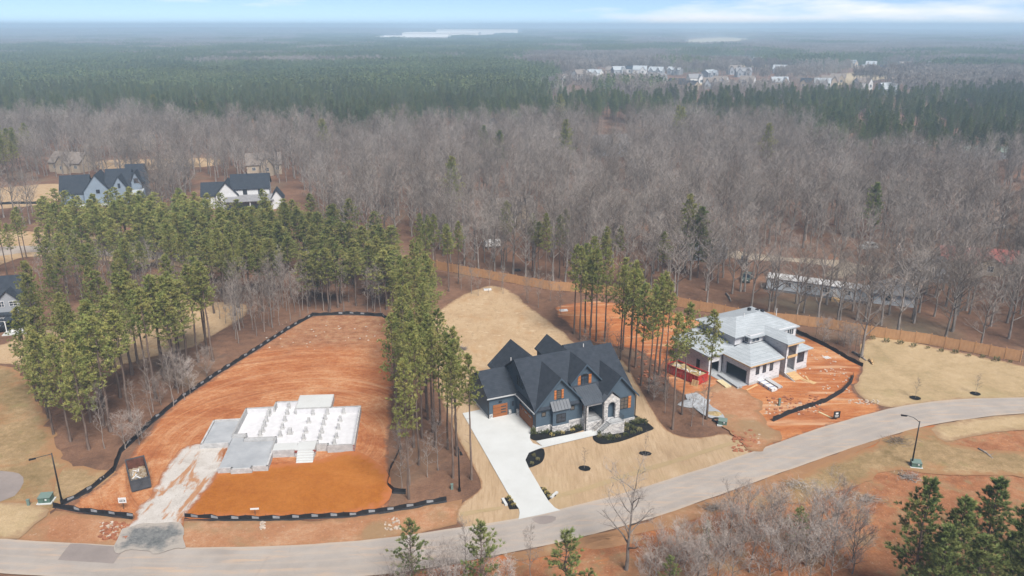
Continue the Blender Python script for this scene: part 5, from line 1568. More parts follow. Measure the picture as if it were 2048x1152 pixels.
# the far suburb
sub_w = [m_whitesiding, m_tansiding, m_whitesiding, m_greysiding]
sub_wn = ['white', 'tan', 'white', 'grey']
sub_r = [m_greyroof, m_brownroof, m_lightshingle, m_darkshingle]
sub_rn = ['grey', 'brown', 'pale', 'dark']
for hx, dd in SUBW:
    w = R.uniform(14, 19); dp = R.uniform(9, 12); ze = R.uniform(5.5, 7); zr = ze + R.uniform(3.2, 5)
    k, j = R.randrange(4), R.randrange(4)
    two = R.random() < .6
    bl = [(-w / 2, w / 2, 0, dp, ze, zr, 'u'), (w * .08, w * .42, -3, dp * .6, ze, zr - .4, 'v')] + ([(-w * .42, -w * .12, -2, dp * .5, ze, zr - .9, 'v')] if two else [])
    simple_house('suburb_house', (hx, dd, 0), R.uniform(-.7, .7), bl, sub_w[k], sub_r[j], 'distant %s house with %s roof and %s in the hazy suburb' % (sub_wn[k], sub_rn[j], 'twin front gables' if two else 'one front gable'),
                 group='houses of the far suburb', wins=[((-w * .27, -2 if two else 0, ze * .5), FR, 2.0, 2.6), ((w * .25, -3, ze * .5), FR, 2.4, 2.6)])
# the far warehouses
m_ware = plain('white_cladding', (.85, .84, .82), .5, .04)
def warehouse(d, u0, u1, hgt, dp, label):
    x0, x1 = (u0 - 1024) / FPX * d, (u1 - 1024) / FPX * d
    z = height((x0 + x1) / 2, d) - 3
    H = empty('warehouse', ((x0 + x1) / 2, d, z), 0, label, 'warehouse', 'far white warehouses')
    w = x1 - x0
    MB().box(-w / 2, w / 2, 0, dp, 0, hgt).build('wall', m_ware, H)
    MB().box(-w / 2 - 1, w / 2 + 1, -1, dp + 1, hgt, hgt + 1.5).build('roof', m_ware, H)
    for k in range(3):
        u = -w / 2 + w * (.12 + .3 * k)
        MB().box(u, u + 14, -1.2, 0, 0, hgt * .6).build('loading_door', m_bluegrey, H)
warehouse(2950, 762, 900, 22, 260, 'white warehouse nearest to the pine forest edge')
warehouse(3500, 815, 960, 30, 300, 'white stepped warehouse behind the first warehouse')
warehouse(4200, 880, 1035, 36, 240, 'long thin white warehouse farthest towards the horizon')
# ---------------------------------------------------------------- drive, walk, beds
C3 = lambda x, y: (900 + x / 3.103, 780 + y / 3.103)
Zb = lambda x, y: (900 + x / 4.43, 640 + y / 4.43)
Qw = lambda x, y: (1340 + x / 5.76, 600 + y / 5.76)
Wz = lambda x, y: (1330 + x / 4.43, 590 + y / 4.43)
S('driveway', [(925, 828), (975, 818), (1035, 820), (1072, 862), (1060, 872), (1060, 880), (1066, 888), (1090, 896), C3(545, 372), C3(490, 395), C3(468, 440), C3(490, 490), C3(560, 610), C3(610, 692), C3(650, 735), C3(684, 752), C3(600, 772), C3(425, 808), C3(432, 770), C3(428, 745), C3(355, 640), C3(200, 365)], 10, m_conc, step=.8, jit=.03, smooth=False)
S('walkway', [(1072, 884), C3(700, 290), C3(890, 252), C3(925, 282), C3(720, 330), (1088, 897)], 11, m_conc, step=.8, jit=.02, smooth=False)
S('asphalt_patch', [(115, 1123), (142, 1089), (252, 1097), (228, 1129)], 11, m_patch, step=1, jit=.15, smooth=False)
S('road_stain', [(1063, 1040), (1080, 1034), (1110, 1038), (1100, 1048), (1078, 1050)], 11, m_patch, step=.5, jit=.3)
m_swale = zone_mat('green_swale', [(.3, (.26, .22, .09)), (.5, (.33, .27, .12)), (.7, (.40, .31, .16))], (.4, 2.0), edge=(.44, .33, .19), edge_w=.7, bs=.2)
S('drainage_swale', [(1108, 992), (1200, 965), (1300, 933), (1400, 903), (1474, 881), (1480, 886), (1400, 911), (1300, 942), (1200, 974), (1112, 998)], 6, m_swale, jit=.15)
S('drainage_swale', [(920, 1026), (960, 1020), (1005, 1014), (1006, 1019), (960, 1027), (922, 1034)], 6, m_swale, jit=.15)
BED_A = [Zb(695, 1030), Zb(715, 995), Zb(757, 985), Zb(890, 990), Zb(1050, 935), Zb(1185, 975), Zb(1000, 1035), Zb(800, 1072), Zb(720, 1062)]
BED_B = [Zb(1262, 1040), Zb(1310, 1015), Zb(1530, 975), Zb(1545, 910), Zb(1620, 850), Zb(1700, 878), Zb(1790, 945), Zb(1800, 975), Zb(1700, 1012), Zb(1550, 1070), Zb(1370, 1106), Zb(1290, 1087)]
BED_C = [C3(470, 430), C3(490, 395), C3(545, 372), C3(580, 370), C3(586, 420), C3(560, 460), C3(490, 487), C3(468, 455)]
BED_D = [C3(338, 675), C3(368, 653), C3(386, 670), C3(428, 742), C3(370, 746)]
BED_E = [C3(557, 607), C3(590, 608), C3(643, 665), C3(608, 692)]
S('mulch_bed', BED_A, 8, m_mulch, step=.4, jit=.1, grid=.8); S('mulch_bed', BED_B, 7, m_mulch, step=.4, jit=.12, grid=.8); S('mulch_bed', BED_C, 8, m_mulch, step=.4, jit=.1, grid=.8)
S('mulch_bed', BED_D, 7, m_mulch, step=.4, jit=.06, smooth=False, grid=.8); S('mulch_bed', BED_E, 7, m_mulch, step=.4, jit=.06, smooth=False, grid=.8)
def ring(px, py, r, nm='mulch_ring'):
    p = at(px, py)
    S(nm, [(p.x + r * math.cos(a * .785), p.y + r * .9 * math.sin(a * .785)) for a in range(8)], 8, m_mulch, step=.4, jit=.15, grid=.6, px=False)
    return p

# plants
def tuft(seed, n, r0, h, w, mat, flat=.5):
    r = random.Random(seed); t = TM()
    for _ in range(n):
        a = r.uniform(0, 6.28); q = r.random() ** .5 * r0
        c = Vector((q * math.cos(a), q * math.sin(a), r.uniform(0, h * .75) * (1 - q / r0 * .6)))
        d = Vector((math.cos(a) * r.uniform(.2, 1), math.sin(a) * r.uniform(.2, 1), r.uniform(flat, 1.6))).normalized()
        t.blade(c, c + d * h * r.uniform(.4, .7), w * r.uniform(.7, 1.3), r)
    return t.mesh('foliage', mat)
m_shrub = needle_mat('shrub_leaves', (.045, .060, .022), (.075, .085, .030), (.11, .10, .04))
m_grassy = needle_mat('golden_grass', (.30, .24, .07), (.42, .34, .11), (.45, .36, .16))
m_olive = needle_mat('olive_shrub', (.16, .15, .06), (.20, .18, .08), (.24, .21, .10))
SH = [tuft(400 + i, 80, .42, .62, .12, m_shrub) for i in range(3)]
GR = [tuft(410 + i, 60, .36, .55, .06, m_grassy, .8) for i in range(2)]
OL = [tuft(420 + i, 70, .36, .7, .09, m_olive, .9) for i in range(2)]
def plant(name, me, px, py, s, label, cat, group):
    p = at(px, py)
    e = empty(name, (p.x, p.y, p.z + .1), R.uniform(0, 6), label, cat, group)
    e.scale = (s, s, s)
    o = obj('foliage', me, e)
    MB().tube([(0, 0, -.12), (0, 0, .35)], [.03, .015], 4).build('stem', m_greybark, e)
    return e
for k, (x, y) in enumerate([(1325, 1045), (1375, 1055), (1430, 1062), (1490, 1048), (1560, 1030), (1620, 1010), (1680, 990), (1345, 1020), (1400, 1025), (1560, 985), (1590, 960), (1640, 975), (1560, 935), (1600, 905), (1640, 925), (1665, 905)]):
    plant('shrub', (OL if k % 3 == 0 else SH)[k % 2], *Zb(x, y), R.uniform(.8, 1.25), 'small olive shrub in the dark mulch beside the stone stairs' if k % 3 == 0 else 'small dark green shrub in the dark mulch beside the stone stairs', 'shrub', 'shrubs beside the porch stairs')
plant('shrub', SH[0], *Zb(1710, 925), 1.5, 'tallest shrub at the outer end of the porch mulch bed', 'shrub', 'shrubs beside the porch stairs')
for k, (x, y) in enumerate([(790, 1010), (840, 1012), (880, 1000), (960, 1000), (1030, 985), (1080, 960), (1110, 950), (1140, 965), (935, 1020)]):
    plant('shrub', SH[k % 3], *Zb(x, y), R.uniform(.8, 1.15), 'dark green shrub along the stone base under the bay window', 'shrub', 'shrubs under the bay window')
for x, y in ((905, 1030), (995, 1010), (1085, 990)):
    plant('ornamental_grass', GR[x % 2], *Zb(x, y), 1.0, 'golden grass clump in the bed under the bay window', 'grass clump', 'golden grass clumps')
e = plant('shrub', SH[1], *Zb(738, 1022), 1.0, 'narrow upright evergreen at the garage corner of the dark blue house', 'shrub', None); e.scale = (.75, .75, 2.4)
for x, y in ((508, 465), (545, 440), (520, 415)):
    plant('ornamental_grass', OL[0], *C3(x, y), .7, 'small plant in the round mulch bed beside the driveway', 'grass clump', 'plants in the round bed')
for x, y in ((365, 675), (378, 695), (395, 722)):
    plant('ornamental_grass', GR[0], *C3(x, y), .8, 'golden grass in the mulch wedge by the concrete culvert end', 'grass clump', 'golden grass clumps')
for x, y in ((585, 625), (602, 645), (618, 668)):
    plant('ornamental_grass', GR[1], *C3(x, y), .8, 'golden grass in the mulch wedge at the lawn side of the driveway mouth', 'grass clump', 'golden grass clumps')
def sapling(p, h, label, pair=None, th=.6):
    put('sapling', [pair or SLIM[0]], (p.x, p.y, p.z + .05), h, 12.0, label, 'sapling', 'planted saplings', th)
sapling(ring(*C3(833, 490), .95), 3.6, 'thin planted sapling in the mulch ring nearer the driveway'); sapling(ring(*C3(1213, 398), .95), 4.0, 'thin planted sapling in the mulch ring nearer the porch bed')
sapling(ring(1831, 797, .9), 4.0, 'thin bare sapling on the lawn beside the curving road, nearer the silt fence', SLIM[1], .8); sapling(ring(1951, 788, .9), 4.0, 'thin bare sapling on the hillside lawn beside the far road bend', SLIM[2], .8)
for i in range(11):
    a = i / 10
    plant('hedge_shrub', OL[i % 2], 1745 + 275 * a, 679 + 47 * a + (i % 2) * 1.5, R.uniform(.8, 1.4), 'evergreen shrub planted along the wooden fence on the hillside lawn', 'shrub', 'shrubs along the fence')

# ---------------------------------------------------------------- fences
m_fencewood = wood_mat('fence_boards', (.38, .205, .095), (.50, .285, .14), (1, 1, .25))
def picket_mesh(L, h=2.25):
    mb = MB(); n = int(L / .155); r = random.Random(int(L * 1000))
    for i in range(n):
        x = L * (i + .5) / n; w = L / n * .44; z = h + r.uniform(-.02, .02)
        mb.box(x - w, x + w, -.012 + r.uniform(-.006, .006), .012, .04, z)
    for z in (.35, h * .9): mb.box(0, L, .014, .055, z - .05, z + .05)
    return mb.mesh('panel', m_fencewood)
def wood_fence():
    H = empty('wooden_fence', FW[0], 0, 'long tan wooden privacy fence running along the edge of the woods', 'fence')
    post = MB().box(-.06, .06, -.06, .06, -.2, 2.40).box(-.085, .085, -.085, .085, 2.40, 2.45).mesh('post', m_fencewood)
    pm = {}
    base = FW[0]
    k = 0
    for a, b in zip(FW, FW[1:]):
        L = (b - a).length; n = max(1, round(L / 2.45)); l = L / n
        key = round(l, 3)
        if key not in pm: pm[key] = picket_mesh(l)
        ang = math.atan2(b.y - a.y, b.x - a.x)
        for i in range(n):
            q = a.lerp(b, i / n) - base
            st = Vector((0, 0, .05 * math.sin(k * 1.9))); k += 1
            obj('panel', pm[key], H, q + st, ang); obj('post', post, H, q + Vector((0, 0, .02)), ang)
    obj('post', post, H, FW[-1] - base, 0)
wood_fence()
m_silt = plain('black_silt_fabric', (.013, .013, .015), .7, .3, .7)
m_siltgrey = plain('grey_fabric_window', (.20, .21, .225), .8, .2)
m_stake = plain('steel_stake', (.05, .045, .04), .7)
def silt_fence(px, label, windows=True, h=.72):
    P = [at(*q) for q in px]
    H = empty('silt_fence', P[0], 0, label, 'silt fence', 'black silt fences')
    base = P[0]
    pts = []
    for a, b in zip(P, P[1:]):
        n = max(1, int((b - a).length / .8))
        pts += [a.lerp(b, i / n) for i in range(n)]
    pts.append(P[-1])
    mb = MB(); rows = []
    for i, p in enumerate(pts):
        d = (pts[min(i + 1, len(pts) - 1)] - pts[max(0, i - 1)]).normalized(); n = Vector((d.y, -d.x, 0))
        sag = .08 * math.sin(i * 2.1) + R.uniform(-.05, .05)
        q = p - base
        rows.append((q + n * .28 + Vector((0, 0, -.05)), q + n * .06 + Vector((0, 0, .16)), q + n * (.05 * math.sin(i * 1.3)) + Vector((0, 0, h + sag))))
    for r0, r1 in zip(rows, rows[1:]):
        for k in range(2):
            mb.slab([r0[k], r1[k], r1[k + 1], r0[k + 1]], .02, 0, (0, .7, 0))
    mb.build('fabric', m_silt, H)
    st = MB().tube([(0, 0, -.1), (0, 0, h + .18)], .025, 4).mesh('stake', m_stake)
    pn = {}
    for i in range(0, len(rows) - 1, 3):
        obj('stake', st, H, rows[i][2] - Vector((0, -.03, h)))
        if windows and i + 2 < len(rows) and R.random() < .82:
            a0, a1 = rows[i + 1], rows[i + 2]
            off = Vector((0, -.035, 0))
            MB().slab([a0[1].lerp(a0[2], .25) + off, a1[1].lerp(a1[2], .25) + off, a1[1].lerp(a1[2], .85) + off, a0[1].lerp(a0[2], .85) + off], .012, 0, (0, 1, 0)).build('fabric_window', m_siltgrey, H)
silt_fence([(122, 1012), (175, 985), (225, 945), (240, 905), (270, 878), (300, 848), (360, 800), (430, 752), (505, 705), (575, 660), (625, 632), (700, 629), (765, 633), (785, 645), (792, 670), (791, 705)], 'long curving black silt fence round the back of the foundation lot')
silt_fence([(107, 1014), (160, 1024), (267, 1036)], 'short black silt fence between the dumpster and the road')
silt_fence([(370, 1036), (450, 1041), (560, 1040), (700, 1034), (800, 1020), (893, 1002)], 'black silt fence along the road below the orange fill')
silt_fence([(802, 900), (781, 942), (776, 972), (788, 985), (812, 986)], 'curled black silt fence at the foot of the pine strip', False)
silt_fence([(1545, 843), (1575, 830), (1610, 818), (1650, 805), (1685, 784), (1702, 765), (1706, 752)], 'black silt fence on the red bank below the house in white wrap', False, .85)
silt_fence([(1588, 663), (1625, 681), (1660, 698), (1700, 722), (1726, 734)], 'straight black silt fence behind the house in white wrap', False, .8)
silt_fence([(-20, 410), (30, 408), (80, 408)], 'low black silt fence beside the clearing lawn', False, .9)

# ---------------------------------------------------------------- street things
def lamp(px, py, h, arm, rise, label):
    p = at(px, py)
    H = empty('street_lamp', (p.x, p.y, p.z), 0, label, 'street lamp', 'black street lamps')
    MB().tube([(0, 0, 0), (0, 0, h * .5), (0, 0, h)], [.13, .10, .075], 8).build('pole', m_black, H, smooth=True)
    MB().tube([(0, 0, 0), (0, 0, .5)], [.2, .17], 8).build('base', m_black, H)
    if arm:
        a = Vector(arm).normalized(); L = Vector(arm).length
        tip = Vector((0, 0, h - .1)) + a * L + Vector((0, 0, rise))
        MB().tube([(0, 0, h - .15), Vector((0, 0, h - .1)) + a * L * .5 + Vector((0, 0, rise * .75)), tip], [.05, .045, .04], 6).build('arm', m_black, H)
        m = MB(); n = Vector((-a.y, a.x, 0))
        m.slab([tip - a * .05 + n * .12, tip + a * .75 + n * .17, tip + a * .75 - n * .17, tip - a * .05 - n * .12], .14)
        m.build('lamp_head', m_black, H)
    else:
        MB().tube([(0, 0, h), (0, 0, h + .35)], [.16, .22], 8).build('lamp_head', m_black, H)
lamp(124, 1004, 7.4, (-1.6, -.9, 0), -.1, 'black street lamp with drooping arm beside the green transformer box')
lamp(1823, 932, 7.2, (-1.7, .5, 0), .75, 'black street lamp with raised arm on the grassy bank south of the road')
lamp(919, 982, 6.8, (.35, -1.4, 0), .2, 'black street lamp between the pine strip and the driveway lawn')
m_tgreen = plain('utility_green', (.075, .13, .105), .55, .15)
m_tlight = plain('pale_green_lid', (.13, .185, .165), .6, .1)  # lids and pedestals get a paler green than the cabinet
def transformer(px, py, rz, label, s=.82):
    p = at(px, py)
    H = empty('transformer_box', p, rz, label, 'utility box', 'green utility boxes')
    MB().box(-1.0 * s, 1.0 * s, -.85 * s, .85 * s, -.05, .14).build('pad', m_conc, H)
    MB().box(-.8 * s, .8 * s, -.6 * s, .65 * s, .14, .95 * s).build('cabinet', m_tgreen, H)
    MB().slab([(-.84 * s, -.68 * s, .92 * s), (.84 * s, -.68 * s, .92 * s), (.84 * s, .69 * s, 1.06 * s), (-.84 * s, .69 * s, 1.06 * s)], .06, 0, (0, 0, 1)).build('lid', m_tlight, H)
    MB().box(-.02, .02, -.62 * s, -.605 * s, .2, .85 * s).build('door_seam', m_black, H)
    MB().box(.12, .34, -.625 * s, -.605 * s, .5, .7).build('warning_label', m_white, H)
transformer(93, 1003, .12, 'green transformer box with pale lid beside the street lamp and silt fence', .95)
transformer(1445, 849, -.3, 'green transformer box beside the tyre at the construction entrance')
transformer(1831, 933, -.2, 'green transformer box at the foot of the lamp on the grassy bank')
def pedestal(px, py, label, h=.9):
    p = at(px, py)
    H = empty('utility_pedestal', p, .2, label, 'utility pedestal', 'small utility pedestals')
    MB().box(-.16, .16, -.14, .14, -.05, h).build('post', m_tlight, H)
    MB().box(-.19, .19, -.17, .17, h, h + .1).build('cap', m_tlight, H)
pedestal(58, 1012, 'small pale green pedestal left of the transformer box'.replace(' left of', ' next to')); pedestal(1558, 812, 'small grey meter pedestal on the red rubble bank', 1.3); pedestal(904, 978, 'small pale pedestal beside the lamp by the driveway lawn', .7)
def sign(px, py, w, h, z, mat, label, rows=(), mk=None):
    p = at(px, py)
    H = empty('yard_sign', p, .1, label, 'sign', None)
    MB().box(-.03, .03, -.02, .02, -.1, z).build('stake', m_stake, H)
    MB().box(-w / 2, w / 2, -.045, -.022, z - h * .1, z + h * .9).build('board', mat, H)
    for (a, b, c, d) in rows: MB().box(w * (a - .5), w * (b - .5), -.052, -.047, z + h * (c - .1), z + h * (d - .1)).build('lettering', mk or m_black, H)
sign(248, 1019, 1.0, .8, 1.1, m_white, 'white square permit sign on a stake by the gravel drive', ((.15, .3, .25, .5), (.36, .5, .25, .5), (.56, .62, .25, .5), (.68, .85, .25, .5), (.2, .8, .62, .66)))
sign(511, 1032, 1.1, .25, 1.0, m_white, 'narrow white sign on a post above the road silt fence')
sign(1672, 840, 1.1, 1.2, .5, m_black, 'small black yard sign on the verge below the red bank', ((.3, .7, .55, .8), (.2, .8, .3, .38), (.25, .75, .15, .22)), m_white)
# concrete culvert ends beside the driveway
for (x, y, rz, lb) in ((1009, 1006, 1.9, 'pale concrete culvert end beside the golden grass wedge'), (1108, 992, .95, 'pale concrete culvert end at the lawn side of the driveway')):
    p = at(x, y)
    H = empty('culvert_end', p, rz, lb, 'culvert', 'culvert ends')
    MB().box(-.8, .8, -.18, .18, -.2, .3).build('headwall', m_conc, H)
    MB().tube([(0, -.27, .05), (0, .35, .05)], .2, 10).build('pipe', m_black, H)
# ---------------------------------------------------------------- site things
m_skip = plain('dark_grey_steel', (.055, .062, .072), .55, .3, 1.2, spec=.4)
m_red = plain('red_steel', (.36, .028, .022), .5, .3, 1.2, spec=.4)
m_rust = plain('rusty_steel', (.10, .040, .028), .85, .4, 1.5)
m_debris = zone_mat('mixed_rubbish', [(.3, (.16, .11, .08)), (.45, (.45, .33, .20)), (.6, (.60, .56, .50)), (.75, (.30, .25, .2))], (2.0, 5.0), bs=1.0, bd=.2)
m_insul = zone_mat('yellow_offcuts', [(.3, (.40, .28, .12)), (.5, (.55, .42, .22)), (.7, (.62, .55, .38))], (1.5, 5.0), bs=1.0, bd=.2)
def dumpster(o, rz, w, L, h, mat, fillm, label, fill_z):
    H = empty('dumpster', (o.x, o.y, o.z), rz, label, 'dumpster', 'roll-off dumpsters')
    t = .08
    MB().box(0, w, 0, L, .18, .28).build('floor', mat, H)
    for b, nm in (((0, t, 0, L, .28, h), 'side_panel'), ((w - t, w, 0, L, .28, h), 'side_panel'), ((t, w - t, 0, t, .28, h), 'gate'), ((t, w - t, L - t, L, .28, h), 'end_panel')):
        q = MB().box(*b).build(nm, mat, H)
        if nm == 'side_panel':
            x = -.07 if b[0] == 0 else w
            n = int(L / .75)
            for i in range(n + 1):
                MB().box(x, x + .07, L * i / n * .97 + .03, L * i / n * .97 + .12, .28, h - .1).build('rib', mat, q)
        if nm == 'gate':
            for a, c in ((.25, .7), (.7, .25)):
                MB().slab([(w * a - .05, -.06, .35), (w * a + .05, -.06, .35), (w * c * .55 + w * .25 + .05, -.06, h - .25), (w * c * .55 + w * .25 - .05, -.06, h - .25)], .055, 0, (0, 1, 0)).build('brace', mat, q)
            for z in (.35, h - .15): MB().box(.1, w - .1, -.062, -.003, z, z + .1).build('brace', mat, q)
    MB().box(-.08, w + .08, -.08, .0, h, h + .1).box(-.08, w + .08, L, L + .08, h, h + .1).box(-.08, 0, 0, L, h, h + .1).box(w, w + .08, 0, L, h, h + .1).build('rim', mat, H)
    MB().box(t + .004, t + .012, t, L - t, .3, h - .02).box(w - t - .012, w - t - .004, t, L - t, .3, h - .02).box(t, w - t, L - t - .012, L - t - .004, .3, h - .02).build('rusty_lining', m_rust, H)
    for x in (.35, w - .35):
        for y in (.3, L - .3): MB().tube([(x - .1, y, .1), (x + .1, y, .1)], .1, 8).build('roller', m_black, H)
    r = random.Random(5); mb = MB(); n = 9; gz = {}
    for i in range(n + 1):
        for j in range(n + 1):
            gz[i, j] = (t + .015 + (w - 2 * t - .03) * i / n, t + .015 + (L - 2 * t - .03) * j / n, max(.3, fill_z(j / n) + r.uniform(-.22, .22)))
    for i in range(n):
        for j in range(n): mb.face([gz[i, j], gz[i + 1, j], gz[i + 1, j + 1], gz[i, j + 1]])
    mb.build('load', fillm, H)
    for k in range(14):
        j = r.random(); x, y, z = w * r.uniform(.2, .8), L * (.08 + j * .8), fill_z(j) + .15
        l = r.uniform(.5, 1.3)
        MB().box(x - l / 2, x + l / 2, y - .07, y + .07, z, z + .05, rot=r.uniform(0, 3)).build('scrap_board', r.choice([m_osb, m_white, m_block]), H)
a, b = at(264.9, 986.7, 0), at(302.9, 976.6, 0)
dumpster(a, math.atan2(b.y - a.y, b.x - a.x), (b - a).length, 6.2, 1.85, m_skip, m_debris, 'dark grey open dumpster with scraps on the red clay lot', lambda s: 1.15 - .9 * s)
a, b = at(*Qw(318, 992), 0), at(*Qw(434, 942), 0)
dumpster(a, math.atan2(b.y - a.y, b.x - a.x), (b - a).length, 7.0, 1.75, m_red, m_insul, 'red open dumpster full of offcuts beside the house in white wrap', lambda s: 1.55 - .1 * s)
# stacks of material
m_plyy = wood_mat('yellow_sheathing', (.52, .44, .26), (.62, .54, .34))
m_sidingpack = plain('grey_siding_boards', (.34, .36, .38), .6, .1)
m_whitepack = plain('white_wrapped_bundle', (.60, .60, .60), .45, .06)
m_bluebits = plain('blue_strap', (.08, .13, .28), .5)
def stack(c, mat, layers, hz, label, strap=None, name='lumber_stack', grp='stacks of building material', rows=4):
    P = [at(*Qw(*q), 0) for q in c]
    u = P[1] - P[0]; o = P[0]
    v = P[3] - P[0]; n = Vector((-u.y, u.x, 0)).normalized(); wv = v.dot(n)
    H = empty(name, o, math.atan2(u.y, u.x), label, 'stack', grp)
    L = u.length; y0, y1 = min(0, wv), max(0, wv)
    for k in range(layers):
        for i in range(rows):
            s = R.uniform(-.06, .06); a = y0 + (y1 - y0) * i / rows
            MB().box(s, L + s, a + .015, y0 + (y1 - y0) * (i + 1) / rows - .015, .12 + k * hz, .12 + (k + 1) * hz - .012).build('board', mat, H)
    for s in (.12, .5, .88): MB().box(L * s - .05, L * s + .05, y0, y1, 0, .115).build('bearer', m_osb, H)
    if strap:
        for s in (.2, .5, .8): MB().box(L * s - .06, L * s + .06, y0 - .07, y1 + .07, .1, .14 + layers * hz).build('strap', strap, H)
stack([(600, 868), (830, 1022), (775, 1048), (565, 892)], m_sidingpack, 4, .1, 'long stack of grey siding boards before the wide garage opening', None, 'siding_stack')
stack([(600, 938), (705, 1015), (650, 1040), (545, 957)], m_plyy, 3, .1, 'short stack of yellow sheathing boards beside the grey siding')
stack([(1060, 940), (1235, 1052), (1185, 1080), (1010, 962)], m_whitepack, 3, .16, 'white wrapped bundle with blue straps on the clay', m_bluebits, 'wrapped_bundle')
stack([(1130, 920), (1292, 1020), (1245, 1050), (1085, 932)], m_trimgrey, 3, .12, 'pale grey stack of trim boards next to the blue strapped bundle', None, 'trim_stack')
def plank(a, b, w, label, mat=None, name='loose_board', f=Qw, z=.05):
    A, B = at(*f(*a)), at(*f(*b)); d = B - A
    H = empty(name, A, math.atan2(d.y, d.x), label, 'board', 'loose boards on the clay')
    MB().box(0, d.length, -w / 2, w / 2, z, z + .09).build('plank', mat or m_osb, H)
    MB().box(0, d.length, -w / 2 - .02, -w / 2 - .005, z - .01, z + .05).build('plank_edge', mat or m_osb, H)
plank((880, 1045), (1005, 982), .3, 'single yellow plank lying before the front wall windows')
plank((1480, 892), (1592, 942), .35, 'two yellow planks beside the entry steps'); plank((1470, 902), (1570, 950), .25, 'narrow yellow plank touching the entry steps'); plank((1562, 882), (1605, 945), .3, 'pale plank leaning out from the entry planks'); plank((1595, 938), (1670, 968), 1.0, 'square plywood offcut beside the entry planks')
plank((1362, 1040), (1478, 1095), .25, 'bent pale strip lying on the verge by the black sign', m_plyy, f=Wz)
def pallet(px, py, rz, label, tilt=0.0, mat=None):
    p = at(px, py)
    H = empty('pallet', (p.x, p.y, p.z + .02), rz, label, 'pallet', 'wooden pallets'); H.rotation_euler = (tilt, 0, rz)
    for i in range(6): MB().box(0, 1.2, i * .2, i * .2 + .1, .1, .125).build('slat', mat or m_osb, H)
    for x in (0, .55, 1.1): MB().box(x, x + .1, 0, 1.1, .0, .098).build('runner', mat or m_osb, H)
pallet(*Qw(245, 985), -.6, 'wooden pallet propped against the red dumpster', 1.2); pallet(1652, 719, .3, 'white pallet lying flat on the clay behind the house in white wrap', 0, m_white)
def heap(px, py, rx, ry, h, mat, label, cat, seed=1, name='soil_heap', group=None):
    p = at(px, py)
    r = random.Random(seed); mb = MB(); n, m = 18, 6; V = {}
    for j in range(m + 1):
        s = j / m
        for i in range(n):
            a = 2 * math.pi * i / n
            k = 1 + .22 * noise.noise(Vector((math.cos(a) * 1.5, math.sin(a) * 1.5, seed)))
            V[i, j] = (rx * s * k * math.cos(a), ry * s * k * math.sin(a), h * (1 - s ** 1.6) * (1 + r.uniform(-.18, .18)) - .04 + .06 * (1 - s))
    for j in range(m):
        for i in range(n):
            q = (i + 1) % n
            mb.face([V[i, j], V[i, j + 1], V[q, j + 1], V[q, j]] if j else [V[i, 0], V[i, 1], V[q, 1]])
    o = mb.build(name, mat, None, p, r.uniform(-.3, .3), smooth=True)
    return tag(o, label, cat, group)
heap(1393, 806, 3.2, 1.5, .7, m_slab, 'low grey heap of crushed stone beside the pine trunks', 'stone heap', 2, 'stone_heap'); heap(1430, 829, 1.7, 1.0, .5, m_insul, 'small heap of yellow sand by the tyre', 'sand heap', 3, 'sand_heap')
heap(1215, 1082, 4.5, 1.6, .35, m_shoulder, 'spread of tan cut weeds beside the road edge', 'weed heap', 4, 'weed_heap')
def tyre(px, py, r0, label):
    p = at(px, py)
    H = empty('tyre', (p.x, p.y, p.z), 0, label, 'tyre', 'old tyres')
    mb = MB(); n, m = 18, 8; pts = [[(math.cos(2 * math.pi * i / n) * (r0 + .14 * math.cos(2 * math.pi * j / m)), math.sin(2 * math.pi * i / n) * (r0 + .14 * math.cos(2 * math.pi * j / m)), .14 + .13 * math.sin(2 * math.pi * j / m)) for j in range(m)] for i in range(n)]
    for i in range(n):
        for j in range(m): mb.face([pts[i][j], pts[(i + 1) % n][j], pts[(i + 1) % n][(j + 1) % m], pts[i][(j + 1) % m]])
    mb.build('tread', m_black, H, smooth=True)
tyre(1434, 841, .62, 'black tyre lying beside the green transformer box'); tyre(1035, 541, .75, 'black tyre lying in the woods behind the wooden fence'); tyre(1063, 567, .7, 'dark tyre lying close behind the wooden fence')
for (x, y, lb) in ((975, 580, 'white tank lid at the top of the straw yard'), (1127, 622, 'white tank lid at the edge of the red side yard'), (985, 494, 'white box trailer half hidden in the woods behind the fence')):
    p = at(x, y); k = 2.4 if 'trailer' in lb else 1.0
    H = empty('tank_lid' if k == 1 else 'box_trailer', p, .2, lb, 'lid' if k == 1 else 'trailer')
    MB().box(-.9 * k, .9 * k, -.5 * k, .5 * k, 0 if k == 1 else .5, .25 if k == 1 else 2.0).build('cover' if k == 1 else 'body', m_white, H)
    MB().box(-.6 * k, .1, -.3, .3, .25 if k == 1 else 2.0, .35 if k == 1 else 2.08).build('hatch', m_trimgrey, H)
# rubble and rocks: more than one could count
def rubble(name, label, areas, n, s0, s1, mat):
    r = random.Random(len(name)); mb = MB()
    for k in range(n):
        ar = r.choice(areas)
        q = at(r.uniform(ar[0], ar[2]), r.uniform(ar[1], ar[3])); s = r.uniform(s0, s1)
        vs = [Vector((r.uniform(.6, 1) * sx, r.uniform(.5, 1) * sy, r.uniform(.4, .8) * sz)) * s for sx in (-1, 1) for sy in (-1, 1) for sz in (-.4, 1)]
        a = r.uniform(0, 6.28); c, sn = math.cos(a), math.sin(a)
        vs = [Vector((v.x * c - v.y * sn, v.x * sn + v.y * c, v.z)) + q + Vector((0, 0, .05)) for v in vs]
        for f in ((0, 1, 3, 2), (4, 6, 7, 5), (0, 4, 5, 1), (2, 3, 7, 6), (1, 5, 7, 3), (0, 2, 6, 4)): mb.face([vs[i] for i in f])
    o = mb.build(name, mat); tag(o, label, 'rubble', kind='stuff')
m_rock = plain('pale_field_rock', (.42, .35, .29), .9, .25, 2.0)
